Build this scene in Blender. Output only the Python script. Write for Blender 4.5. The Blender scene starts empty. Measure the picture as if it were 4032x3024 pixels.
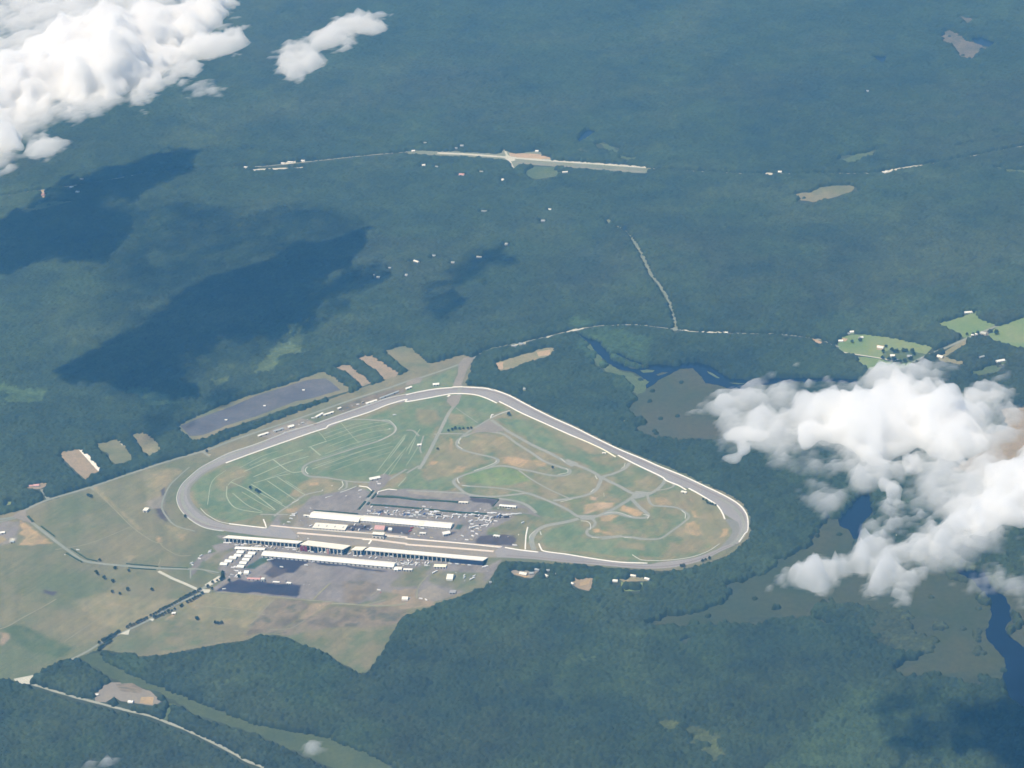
import bpy, math, random
import numpy as np
from mathutils import Vector, Matrix

# ------------------------------------------------------------------ camera
FX, CX, CY, CH, YAW, PIT, ROL = 9000.0, 2970.44, -4890.21, 3014.56, -0.322392, 0.454124, -0.087125
sc = bpy.context.scene
D = np.array([math.sin(YAW)*math.cos(PIT), math.cos(YAW)*math.cos(PIT), -math.sin(PIT)])
R0 = np.array([math.cos(YAW), -math.sin(YAW), 0.0]); U0 = np.cross(R0, D)
RR = R0*math.cos(ROL) + U0*math.sin(ROL); UU = -R0*math.sin(ROL) + U0*math.cos(ROL)
cd = bpy.data.cameras.new('camera'); cam = bpy.data.objects.new('camera', cd)
sc.collection.objects.link(cam)
cd.sensor_width = 36.0; cd.lens = FX/4032*36.0; cd.clip_start = 10.0; cd.clip_end = 80000.0
M = Matrix(((RR[0], UU[0], -D[0], CX), (RR[1], UU[1], -D[1], CY), (RR[2], UU[2], -D[2], CH), (0, 0, 0, 1)))
cam.matrix_world = M
sc.camera = cam

# ------------------------------------------------------------------ light
SUN_EL = math.radians(66.0)
# shadows run to the right of the view and a little away from the camera
sh_ang = math.radians(30.0)
fw = np.array([math.sin(YAW), math.cos(YAW)]); rt = np.array([math.cos(YAW), -math.sin(YAW)])
SH = rt*math.cos(sh_ang) + fw*math.sin(sh_ang)          # direction in which shadows fall
sunvec = Vector((-SH[0]*math.cos(SUN_EL), -SH[1]*math.cos(SUN_EL), math.sin(SUN_EL)))   # towards the sun
w = bpy.data.worlds.new('World'); sc.world = w; w.use_nodes = True
nt = w.node_tree; bg = nt.nodes['Background']
sky = nt.nodes.new('ShaderNodeTexSky'); sky.sky_type = 'NISHITA'; sky.sun_disc = False
sky.sun_elevation = SUN_EL; sky.sun_rotation = math.atan2(sunvec.x, sunvec.y); sky.altitude = 3000
nt.links.new(sky.outputs['Color'], bg.inputs['Color']); bg.inputs['Strength'].default_value = 0.10
sl = bpy.data.lights.new('sun', 'SUN'); sl.energy = 4.0; sl.angle = math.radians(0.53); sl.color = (1.0, 0.985, 0.925)
so = bpy.data.objects.new('sun', sl); sc.collection.objects.link(so)
so.rotation_euler = sunvec.to_track_quat('Z', 'Y').to_euler()
vs = sc.view_settings; vs.view_transform = 'Standard'; vs.look = 'None'; vs.gamma = 1.0; vs.exposure = 0.25
cy = sc.cycles
cy.max_bounces = 18; cy.diffuse_bounces = 2; cy.glossy_bounces = 2; cy.transmission_bounces = 2
cy.volume_bounces = 16; cy.transparent_max_bounces = 8; cy.use_adaptive_sampling = True; cy.adaptive_threshold = 0.02
cy.use_denoising = True; cy.sample_clamp_indirect = 6.0

# ------------------------------------------------------------------ pixel views used while tracing the photograph
VIEWS = {'F': (0, 0, 4032/2212), 'A': (600, 1400, 1000/2212), 'B': (1600, 1400, 1000/2212), 'C': (2400, 1400, 1000/2212),
         'D': (600, 2000, 1000/2212), 'E': (1600, 2000, 1000/2212), 'G': (0, 1600, 1000/2212), 'H': (0, 2274, 1000/2212),
         'I': (2500, 2274, 1000/2212), 'J': (1500, 500, 1200/2212), 'K': (2832, 900, 1200/2212), 'L': (0, 500, 1200/2212),
         'M': (2832, 0, 1200/2212), 'N': (1150, 1880, 500/2212), 'O': (1600, 1880, 500/2212), 'P': (750, 2050, 600/2212),
         'Q': (1350, 2050, 600/2212), 'R': (0, 0, 1600/2212), 'S': (2600, 1300, 1432/2212), 'T': (3032, 2274, 1000/2212),
         'V': (1900, 1200, 1000/2212)}
def g3(px, py, z=0.0):
    v = D*FX + RR*(px-2016) - UU*(py-1512)
    v = v/-v[2]
    p = np.array([CX, CY, CH]) + v*(CH-z)
    return p
def W(s, z=0.0):
    """'A 1,2 3,4 | E 5,6' -> (n,2) world ground points at height z"""
    out = []
    for seg in s.split('|'):
        t = seg.split(); ox, oy, k = VIEWS[t[0]]
        for q in t[1:]:
            x, y = q.split(','); p = g3(ox+float(x)*k, oy+float(y)*k, z); out.append((p[0], p[1]))
    return np.array(out)

COL = sc.collection
rng = np.random.default_rng(7); random.seed(7)
# ------------------------------------------------------------------ noise on numpy points
def _hash(ix, iy, seed):
    h = (ix.astype(np.int64)*374761393 + iy.astype(np.int64)*668265263 + seed*982451653) & 0xFFFFFFFF
    h = ((h ^ (h >> 13))*1274126177) & 0xFFFFFFFF
    h = h ^ (h >> 16)
    return (h & 0xFFFFFF)/float(0xFFFFFF)
def vnoise(x, y, seed=0):
    ix = np.floor(x); iy = np.floor(y); fx = x-ix; fy = y-iy
    fx = fx*fx*(3-2*fx); fy = fy*fy*(3-2*fy)
    a = _hash(ix, iy, seed); b = _hash(ix+1, iy, seed); c = _hash(ix, iy+1, seed); d = _hash(ix+1, iy+1, seed)
    return (a*(1-fx)+b*fx)*(1-fy) + (c*(1-fx)+d*fx)*fy
def fbm(x, y, seed=0, octv=5, gain=0.5):
    s = 0.0; amp = 1.0; tot = 0.0
    for i in range(octv):
        s = s + amp*vnoise(x*2**i+17.3*i, y*2**i-9.1*i, seed+i*31); tot += amp; amp *= gain
    return s/tot

# ------------------------------------------------------------------ materials
def new_mat(name):
    m = bpy.data.materials.new(name); m.use_nodes = True
    return m, m.node_tree, m.node_tree.nodes['Principled BSDF']
def flat(name, c, rough=0.8, metal=0.0):
    m, t, b = new_mat(name)
    tc = t.nodes.new('ShaderNodeTexCoord'); n = t.nodes.new('ShaderNodeTexNoise'); n.inputs['Scale'].default_value = 0.6; n.inputs['Detail'].default_value = 5
    r = t.nodes.new('ShaderNodeValToRGB'); e = r.color_ramp.elements
    e[0].position = 0.3; e[1].position = 0.7
    e[0].color = (c[0]*0.86, c[1]*0.86, c[2]*0.86, 1); e[1].color = (min(c[0]*1.08, 0.93), min(c[1]*1.08, 0.93), min(c[2]*1.08, 0.93), 1)
    t.links.new(tc.outputs['Object'], n.inputs['Vector']); t.links.new(n.outputs['Fac'], r.inputs['Fac']); t.links.new(r.outputs['Color'], b.inputs['Base Color'])
    b.inputs['Roughness'].default_value = rough; b.inputs['Metallic'].default_value = metal
    b.inputs['Specular IOR Level'].default_value = 0.3
    return m
def soil(name, cols, size=120.0, fine=14.0, fine_amt=0.35, stretch=(1, 1), rot=0.0, seed=0.0, rough=1.0):
    """ground material: cols = list of colours blended by a large noise, broken up by a finer one"""
    m, t, b = new_mat(name); L = t.links.new; N = t.nodes.new
    tc = N('ShaderNodeTexCoord'); mp = N('ShaderNodeMapping'); mp.inputs['Location'].default_value = (seed, seed*1.7, 0)
    mp.inputs['Rotation'].default_value = (0, 0, rot); mp.inputs['Scale'].default_value = (stretch[0], stretch[1], 1)
    L(tc.outputs['Object'], mp.inputs['Vector'])
    n = N('ShaderNodeTexNoise'); n.inputs['Scale'].default_value = 1.0/size; n.inputs['Detail'].default_value = 7; n.inputs['Roughness'].default_value = 0.6; n.inputs['Distortion'].default_value = 0.4
    L(mp.outputs['Vector'], n.inputs['Vector'])
    r = N('ShaderNodeValToRGB'); e = r.color_ramp.elements
    k = len(cols)
    pos = [0.34 + 0.32*i/max(1, k-1) for i in range(k)]
    while len(e) < k: e.new(0.5)
    for i in range(k): e[i].position = pos[i]; e[i].color = (*cols[i], 1)
    L(n.outputs['Fac'], r.inputs['Fac'])
    n2 = N('ShaderNodeTexNoise'); n2.inputs['Scale'].default_value = 1.0/fine; n2.inputs['Detail'].default_value = 6; n2.inputs['Roughness'].default_value = 0.65
    L(mp.outputs['Vector'], n2.inputs['Vector'])
    mr = N('ShaderNodeMapRange'); mr.inputs['From Min'].default_value = 0.25; mr.inputs['From Max'].default_value = 0.75
    mr.inputs['To Min'].default_value = 1-fine_amt; mr.inputs['To Max'].default_value = 1+fine_amt
    L(n2.outputs['Fac'], mr.inputs['Value'])
    mx = N('ShaderNodeVectorMath'); mx.operation = 'SCALE'; L(r.outputs['Color'], mx.inputs[0]); L(mr.outputs['Result'], mx.inputs['Scale'])
    L(mx.outputs['Vector'], b.inputs['Base Color']); b.inputs['Roughness'].default_value = rough; b.inputs['Specular IOR Level'].default_value = 0.1
    return m
def volume(name, col, dens, aniso=0.0):
    m, t, b = new_mat(name); t.nodes.remove(b)
    v = t.nodes.new('ShaderNodeVolumePrincipled'); v.inputs['Color'].default_value = (*col, 1)
    v.inputs['Absorption Color'].default_value = (1, 1, 1, 1); v.inputs['Density'].default_value = dens; v.inputs['Anisotropy'].default_value = aniso
    t.links.new(v.outputs[0], t.nodes['Material Output'].inputs['Volume']); return m

# ------------------------------------------------------------------ objects
def link(name, me, m=None, parent=None):
    o = bpy.data.objects.new(name, me); COL.objects.link(o)
    if m is not None and me is not None:
        me.materials.append(m)
    if parent is not None: o.parent = parent
    return o
def tag(o, label=None, cat=None, group=None, kind=None):
    if label: o['label'] = label
    if cat: o['category'] = cat
    if group: o['group'] = group
    if kind: o['kind'] = kind
    return o
def empty(name, loc, rz=0.0):
    o = bpy.data.objects.new(name, None); COL.objects.link(o); o.location = loc; o.rotation_euler = (0, 0, rz); o.empty_display_size = 5; return o
def mesh_np(name, V, F):
    me = bpy.data.meshes.new(name)
    V = np.asarray(V, np.float32); F = np.asarray(F, np.int32)
    me.vertices.add(len(V)); me.vertices.foreach_set('co', V.ravel())
    k = F.shape[1]
    me.loops.add(F.size); me.loops.foreach_set('vertex_index', F.ravel())
    me.polygons.add(len(F)); me.polygons.foreach_set('loop_start', np.arange(0, F.size, k, dtype=np.int32))
    me.update(calc_edges=True); return me
class MB:
    """collects boxes and prisms, builds ONE mesh"""
    def __init__(s): s.v = []; s.f = []
    def add(s, v, f):
        b = len(s.v); s.v += [tuple(map(float, p)) for p in v]; s.f += [tuple(b+i for i in q) for q in f]; return s
    def box(s, x0, x1, y0, y1, z0, z1):
        return s.add([(x0, y0, z0), (x1, y0, z0), (x1, y1, z0), (x0, y1, z0), (x0, y0, z1), (x1, y0, z1), (x1, y1, z1), (x0, y1, z1)],
                     [(0, 3, 2, 1), (4, 5, 6, 7), (0, 1, 5, 4), (1, 2, 6, 5), (2, 3, 7, 6), (3, 0, 4, 7)])
    def frus(s, x0, x1, y0, y1, z0, z1, ix, iy, jx=None):
        jx = ix if jx is None else jx
        return s.add([(x0, y0, z0), (x1, y0, z0), (x1, y1, z0), (x0, y1, z0), (x0+ix, y0+iy, z1), (x1-jx, y0+iy, z1), (x1-jx, y1-iy, z1), (x0+ix, y1-iy, z1)],
                     [(0, 3, 2, 1), (4, 5, 6, 7), (0, 1, 5, 4), (1, 2, 6, 5), (2, 3, 7, 6), (3, 0, 4, 7)])
    def prof(s, prof, x0, x1):
        """profile in (y,z), extruded along x"""
        n = len(prof)
        v = [(x0, y, z) for y, z in prof] + [(x1, y, z) for y, z in prof]
        f = [tuple(range(n-1, -1, -1)), tuple(range(n, 2*n))] + [(i, (i+1) % n, n+(i+1) % n, n+i) for i in range(n)]
        return s.add(v, f)
    def cyl(s, x, y, z0, z1, r0, r1, n=10):
        v = [(x+r0*math.cos(2*math.pi*i/n), y+r0*math.sin(2*math.pi*i/n), z0) for i in range(n)] + [(x+r1*math.cos(2*math.pi*i/n), y+r1*math.sin(2*math.pi*i/n), z1) for i in range(n)]
        return s.add(v, [tuple(range(n-1, -1, -1)), tuple(range(n, 2*n))] + [(i, (i+1) % n, n+(i+1) % n, n+i) for i in range(n)])
    def wheel(s, x, y, r, w):
        n = 10
        v = [(x+r*math.cos(2*math.pi*i/n), y-w/2, r+r*math.sin(2*math.pi*i/n)) for i in range(n)] + [(x+r*math.cos(2*math.pi*i/n), y+w/2, r+r*math.sin(2*math.pi*i/n)) for i in range(n)]
        return s.add(v, [tuple(range(n)), tuple(range(2*n-1, n-1, -1))] + [(i, n+i, n+(i+1) % n, (i+1) % n) for i in range(n)])
    def build(s, name, m, parent=None):
        me = bpy.data.meshes.new(name); me.from_pydata(s.v, [], s.f); me.update(); return link(name, me, m, parent)

_z = [0.07]
def nextz(): _z[0] += 0.006; return _z[0]
def resample(P, step, closed=False):
    P = np.asarray(P, float); Q = np.vstack([P, P[:1]]) if closed else P
    out = []
    for a, b in zip(Q[:-1], Q[1:]):
        n = max(1, int(np.linalg.norm(b-a)/step)); t = np.linspace(0, 1, n, endpoint=False)[:, None]; out.append(a+(b-a)*t)
    if not closed: out.append(Q[-1:])
    return np.vstack(out)
def smooth_line(P, sub=8, closed=False):
    P = np.asarray(P, float); n = len(P)
    if n < 3: return P
    out = []
    rngi = range(n) if closed else range(n-1)
    for i in rngi:
        p0 = P[(i-1) % n] if closed or i > 0 else 2*P[0]-P[1]
        p1 = P[i]; p2 = P[(i+1) % n]
        p3 = P[(i+2) % n] if closed or i+2 < n else 2*P[-1]-P[-2]
        for t in np.linspace(0, 1, sub, endpoint=False):
            out.append(0.5*((2*p1)+(-p0+p2)*t+(2*p0-5*p1+4*p2-p3)*t*t+(-p0+3*p1-3*p2+p3)*t**3))
    if not closed: out.append(P[-1])
    return np.array(out)
def ragged(P, amp, size=25.0, step=6.0, seed=1):
    Q = resample(P, step, True)
    T = np.roll(Q, -1, 0)-np.roll(Q, 1, 0); T /= np.linalg.norm(T, axis=1)[:, None]+1e-9
    n = np.c_[T[:, 1], -T[:, 0]]
    d = (fbm(Q[:, 0]/size+seed*7.7, Q[:, 1]/size, seed, 4)-0.5)*2*amp*1.6
    return Q+n*d[:, None]
def sheet(name, P, m, amp=0.0, kind='structure', size=25.0, z=None, label=None, smooth=False):
    """one flat patch of ground, lying a few millimetres above what it covers"""
    P = np.asarray(P)
    if smooth: P = smooth_line(P, 4, True)
    if amp > 0: P = ragged(P, amp, size, seed=len(bpy.data.objects) % 97)
    z = nextz() if z is None else z
    from mathutils.geometry import tessellate_polygon
    V = [Vector((p[0], p[1], 0)) for p in P]
    tris = tessellate_polygon([V])
    me = bpy.data.meshes.new(name); me.from_pydata([(p[0], p[1], z) for p in P], [], [tuple(t) for t in tris]); me.update()
    # every face up
    fl = [p.index for p in me.polygons if p.normal.z < 0]
    if fl:
        for i in fl: me.polygons[i].flip()
        me.update()
    o = link(name, me, m); tag(o, label=label, kind=kind); return o
def ribbon(name, P, width, m, kind='structure', smooth=True, wob=0.0, z=None):
    P = smooth_line(P, 6) if smooth else np.asarray(P, float)
    P = resample(P, 8.0)
    T = np.gradient(P, axis=0); T /= np.linalg.norm(T, axis=1)[:, None]+1e-9
    n = np.c_[-T[:, 1], T[:, 0]]
    w1 = np.full(len(P), width/2.0); w2 = w1.copy()
    if wob: 
        w1 = w1*(1+wob*2*(fbm(P[:, 0]/20, P[:, 1]/20, 5, 3)-0.5)*1.6); w2 = w2*(1+wob*2*(fbm(P[:, 0]/20+50, P[:, 1]/20, 6, 3)-0.5)*1.6)
    z = nextz() if z is None else z
    A = P+n*w1[:, None]; B = P-n*w2[:, None]; k = len(P)
    V = np.vstack([np.c_[A, np.full(k, z)], np.c_[B, np.full(k, z)]])
    i = np.arange(k-1); F = np.c_[i+k, i+k+1, i+1, i]
    o = link(name, mesh_np(name, V, F), m); tag(o, kind=kind); return o
def wall_line(name, P, width, h, m, label, cat, group=None, smooth=True, z0=0.0, parent=None):
    """a low wall of real section along a line"""
    P = smooth_line(P, 6) if smooth else np.asarray(P, float)
    P = resample(P, 10.0)
    T = np.gradient(P, axis=0); T /= np.linalg.norm(T, axis=1)[:, None]+1e-9
    n = np.c_[-T[:, 1], T[:, 0]]*width/2; k = len(P)
    V = np.vstack([np.c_[P+n, np.full(k, z0)], np.c_[P-n, np.full(k, z0)], np.c_[P-n*0.8, np.full(k, h)], np.c_[P+n*0.8, np.full(k, h)]])
    i = np.arange(k-1); F = [np.c_[i+a*k, i+b*k, i+1+b*k, i+1+a*k] for a, b in ((1, 2), (2, 3), (3, 0))]
    F = np.vstack(F)[:, ::-1]
    F = np.vstack([F, [[0, k, 2*k, 3*k], [k-1, 4*k-1, 3*k-1, 2*k-1]]])
    o = link(name, mesh_np(name, V, F), m, parent)
    if label: tag(o, label, cat, group)
    return o
def inpoly(P, x, y):
    r = np.zeros(x.shape, bool)
    bb = (x > P[:, 0].min()) & (x < P[:, 0].max()) & (y > P[:, 1].min()) & (y < P[:, 1].max())
    if not bb.any(): return r
    X = x[bb]; Y = y[bb]; c = np.zeros(X.shape, bool)
    for (x0, y0), (x1, y1) in zip(P, np.roll(P, -1, 0)):
        if y0 == y1: continue
        cond = (y0 > Y) != (y1 > Y)
        c ^= cond & (X < (x1-x0)*(Y-y0)/(y1-y0)+x0)
    r[bb] = c; return r
def ribbon_poly(P, width, smooth=True):
    P = smooth_line(P, 4) if smooth else np.asarray(P, float)
    P = resample(P, 25.0)
    T = np.gradient(P, axis=0); T /= np.linalg.norm(T, axis=1)[:, None]+1e-9
    n = np.c_[-T[:, 1], T[:, 0]]*width/2
    return np.vstack([P+n, (P-n)[::-1]])
CLEAR = []      # open places where no wood stands
TINT = []       # (polygon, colour, height factor)

def sdist(P, x, y):
    d = np.full(x.shape, 1e9)
    for (x0, y0), (x1, y1) in zip(P, np.roll(P, -1, 0)):
        L2 = (x1-x0)**2+(y1-y0)**2+1e-9; t = np.clip(((x-x0)*(x1-x0)+(y-y0)*(y1-y0))/L2, 0, 1)
        d = np.minimum(d, (x-x0-t*(x1-x0))**2+(y-y0-t*(y1-y0))**2)
    return np.where(inpoly(P, x, y), 1, -1)*np.sqrt(d)

# ------------------------------------------------------------------ haze
def box_obj(name, x0, x1, y0, y1, z0, z1, m):
    return MB().box(x0, x1, y0, y1, z0, z1).build(name, m)
m_haze = volume('haze_air', (0.155, 0.49, 0.94), 0.50e-4)
hz = box_obj('haze', -42000, 48000, -46000, 44000, -1.0, 3060.0, m_haze); tag(hz, 'pale blue haze in the air over the whole landscape', None, None, 'stuff')

# ------------------------------------------------------------------ ground materials
M_FLOOR = soil('forest_floor', [(.046, .062, .032), (.060, .070, .038)], 200, 20)
M_OLIVE = soil('olive_grass', [(.13, .155, .078), (.155, .165, .088), (.195, .185, .105), (.22, .197, .113)], 190, 22, 0.16, seed=31)
M_GREEN = soil('green_grass', [(.12, .178, .09), (.15, .202, .105), (.188, .218, .12)], 110, 12, 0.16, stretch=(1, 2.2), rot=-0.5)
M_MIX = soil('worn_grass', [(.14, .18, .095), (.18, .20, .105), (.235, .215, .12), (.26, .225, .13)], 85, 12, 0.18, stretch=(1, 1.6), rot=0.4, seed=12)
M_TAN = soil('dry_ground', [(.20, .20, .11), (.245, .225, .125), (.29, .245, .14)], 60, 9, 0.2, seed=3)
M_DIRT = soil('bare_soil', [(.29, .24, .13), (.38, .285, .155), (.46, .325, .175)], 40, 8, 0.2, seed=5)
M_SAND = soil('pale_soil', [(.36, .28, .17), (.45, .33, .21)], 40, 8, 0.15, seed=8)
M_PINK = soil('pink_soil', [(.26, .215, .14), (.31, .245, .165), (.24, .205, .13)], 60, 9, 0.15, seed=9)
M_MAUVE = soil('gravel_field', [(.14, .125, .09), (.19, .16, .115), (.24, .20, .14), (.13, .125, .09)], 55, 10, 0.22, stretch=(1, 2.5), rot=0.2, seed=14)
M_LOT = soil('worn_asphalt', [(.19, .175, .16), (.24, .22, .20), (.215, .195, .185)], 80, 7, 0.14, seed=2)
M_LOTB = soil('brown_asphalt', [(.23, .21, .175), (.28, .25, .20)], 80, 7, 0.12, seed=2)
M_BLACK = soil('fresh_asphalt', [(.032, .034, .055), (.05, .048, .068)], 60, 9, 0.15, seed=4)
M_SLATE = soil('slate_lot_and_shadow', [(.075, .068, .075), (.10, .085, .085)], 120, 14, 0.15, seed=4)
M_TRACK = soil('track_asphalt', [(.26, .25, .245), (.30, .288, .28)], 140, 6, 0.08, seed=1)
M_APRON = soil('apron_asphalt', [(.20, .205, .175), (.24, .23, .20)], 90, 6, 0.1, seed=6)
M_ROAD = soil('road_asphalt', [(.22, .245, .20), (.28, .29, .24)], 90, 8, 0.1, seed=7)
M_COURSE = soil('course_asphalt', [(.25, .265, .225), (.30, .30, .26)], 70, 7, 0.1, seed=11)
M_PALE = soil('pale_concrete', [(.45, .46, .38), (.55, .53, .44)], 60, 7, 0.1, seed=15)
M_CONC = soil('white_concrete', [(.72, .70, .62), (.80, .77, .70)], 50, 6, 0.06, seed=16)
M_PITC = soil('pit_concrete', [(.60, .53, .45), (.70, .61, .52)], 90, 6, 0.08, seed=17)
M_LANE = soil('faint_track', [(.30, .36, .25), (.36, .41, .30)], 40, 6, 0.15, seed=18)
M_DUST = soil('dusty_track', [(.22, .22, .14), (.28, .27, .175)], 40, 6, .12, seed=41)
M_MARSH = soil('marsh_ground', [(.060, .074, .036), (.074, .080, .042), (.090, .086, .050)], 260, 16, 0.2, seed=19)
M_SCRUB = soil('scrub_ground', [(.075, .11, .05), (.095, .13, .058), (.12, .145, .068)], 90, 12, 0.25, seed=20)
M_LAWN = soil('field_green', [(.14, .215, .08), (.18, .24, .095), (.22, .255, .11)], 120, 12, 0.12, seed=21)
M_DEEP = soil('dark_lawn', [(.055, .095, .06), (.08, .12, .075)], 60, 9, 0.15, seed=22)
M_HWY = soil('highway_concrete', [(.16, .19, .135), (.22, .235, .17)], 90, 7, 0.12, seed=23)
mw, tw, bw = new_mat('river_water'); bw.inputs['Base Color'].default_value = (.004, .010, .028, 1); bw.inputs['Roughness'].default_value = 0.22
nn = tw.nodes.new('ShaderNodeTexNoise'); nn.inputs['Scale'].default_value = 0.25; bp = tw.nodes.new('ShaderNodeBump'); bp.inputs['Strength'].default_value = 0.25
tcw = tw.nodes.new('ShaderNodeTexCoord'); tw.links.new(tcw.outputs['Object'], nn.inputs['Vector']); tw.links.new(nn.outputs['Fac'], bp.inputs['Height']); tw.links.new(bp.outputs['Normal'], bw.inputs['Normal'])
M_WATER = mw

BIG = 40000
gm = bpy.data.meshes.new('ground'); gm.from_pydata([(-BIG, -BIG, 0), (BIG, -BIG, 0), (BIG, BIG, 0), (-BIG, BIG, 0)], [], [(0, 1, 2, 3)])
tag(link('ground', gm, M_FLOOR), kind='structure')

_n = [0]
def opening(name, s, m, amp=6, smooth=False, clear=True, **k):
    _n[0] += 1; _z[0] = 0.07+0.0043*_n[0]; P = W(s)
    if smooth: P = smooth_line(P, 4, True)
    if clear: CLEAR.append((P, True, 1.0 if not name.startswith(('fen','marsh','scrub','meadow','quarry')) else (9.0 if name == 'fen' else 5.0)))
    return sheet(name, P, m, amp, **k)

# ------------------------------------------------------------------ the speedway grounds
MAINP = W('F -260,1190 0,1113 100,1085 190,1055 300,1015 400,985 500,945 600,905 700,868 800,832 900,795 985,768 1000,766 1025,771 1018,800 1006,834 1040,836 1085,843 '
          '| V 80,733 250,790 400,870 600,968 800,1058 1000,1158 1200,1252 1400,1330 '
          '| C 420,940 640,1020 800,1090 960,1170 1080,1220 1180,1290 1230,1400 1240,1500 1215,1580 1140,1640 '
          '| S 470,1325 420,1365 260,1420 120,1455 0,1462 | E 2212,545 2000,530 1700,512 1400,490 1100,470 860,455 810,490 760,560 740,610 665,690 540,730 450,775 350,800 260,830 170,880 100,890 0,935 '
          '| D 2170,940 2150,1000 2100,1080 2050,1180 1990,1270 1930,1350 1860,1430 1800,1430 1740,1390 1630,1340 1550,1270 1440,1225 1340,1200 1250,1150 1180,1120 1060,1100 930,1105 800,1150 640,1170 '
          '| H 1400,670 1220,680 1190,650 1040,645 900,620 800,640 700,690 520,715 330,830 290,870 270,930 130,900 100,885 0,880 -500,820')
CLEAR.append((MAINP, True, 1.0))
PAINT = []          # natural ground cover inside the grounds: (outline, kind of cover, softness)
def paint(P, m, soft=7.0): PAINT.append((P, m.name, soft))
CLEAR.append((ribbon_poly(W('B 380,272 490,266 600,268 | V 60,726 150,750 250,793 400,870 600,968 800,1058 1000,1158 1200,1252 1390,1333 | C 430,945 640,1035 800,1110 960,1185 1080,1250 1150,1305 1205,1378 1218,1460 1205,1540'), 16), False, 0.2))
# track outlines
OUT = W('D 700,208 620,200 | A 430,1490 330,1430 250,1350 215,1270 220,1200 260,1120 330,1050 420,975 520,920 600,880 700,840 850,790 1000,735 1200,660 1400,600 1600,530 1850,440 2050,370 2212,333 '
        '| B 250,295 380,284 490,278 600,282 700,290 | V 80,740 150,760 250,800 400,880 600,980 800,1070 1000,1170 1200,1265 1400,1347 '
        '| C 430,965 640,1055 800,1130 960,1205 1080,1270 1150,1325 1195,1390 1208,1460 1200,1530 1160,1600 1100,1650 | S 470,1300 380,1340 250,1402 120,1435 0,1450 | E 2000,525 1700,500 1400,475 1100,445 860,430')
INN = W('A 1000,1502 850,1490 680,1478 540,1440 450,1390 380,1330 330,1260 315,1190 340,1130 390,1080 450,1030 560,970 640,935 900,840 1100,770 1300,700 1450,650 1520,630 1700,560 1900,492 2050,432 '
        '| B 0,400 170,375 300,350 380,337 500,335 600,345 690,370 800,405 900,450 1000,500 1200,590 1400,680 1600,765 1720,820 1850,870 2000,950 '
        '| C 200,940 300,990 400,1040 500,1090 600,1130 690,1160 760,1200 850,1250 930,1300 980,1360 1010,1420 1100,1440 1130,1480 1120,1560 1050,1640 | S 420,1285 340,1335 200,1385 0,1412 '
        '| E 2100,490 1850,470 1600,435 1400,410 1220,385 1000,370 860,348')
# infield
infield = np.vstack([smooth_line(INN, 4), W('E 860,345 0,300 | D 2212,310 1700,260 1030,200 1000,180')])
paint(infield, M_MIX, 2.0)
paint(W('A 340,1180 400,1080 640,945 1000,815 1450,660 1720,565 2000,500 | B 0,410 300,360 330,480 240,650 130,930 0,1000 | A 2000,1060 1900,1100 1700,1090 1400,1050 1300,1130 1180,1260 1000,1370 700,1450 560,1420 440,1320 350,1240'), M_GREEN, 9.0)
paint(W('B 480,350 600,355 780,420 900,470 750,510 620,600 420,660 290,670 330,560 420,430'), M_GREEN, 9.0)
paint(W('B 0,1010 120,1000 180,1080 400,1040 430,1150 300,1185 0,1150'), M_GREEN, 9.0)
paint(W('B 860,540 1000,560 1250,720 1500,860 1800,1000 1700,1040 1450,900 1150,750 900,620 760,560'), M_GREEN, 9.0)
paint(W('B 500,1010 700,985 900,975 1080,1080 900,1130 700,1120 520,1100 470,1060'), M_LAWN, 9.0)
paint(W('E 1230,200 1480,130 1560,260 1900,290 2212,290 2212,420 1800,430 1400,360 1220,340 1170,260'), M_GREEN, 9.0)
paint(W('B 850,1210 1050,1215 1300,1310 1480,1400 1300,1430 1200,1400 1000,1290'), M_GREEN, 9.0)
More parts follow.
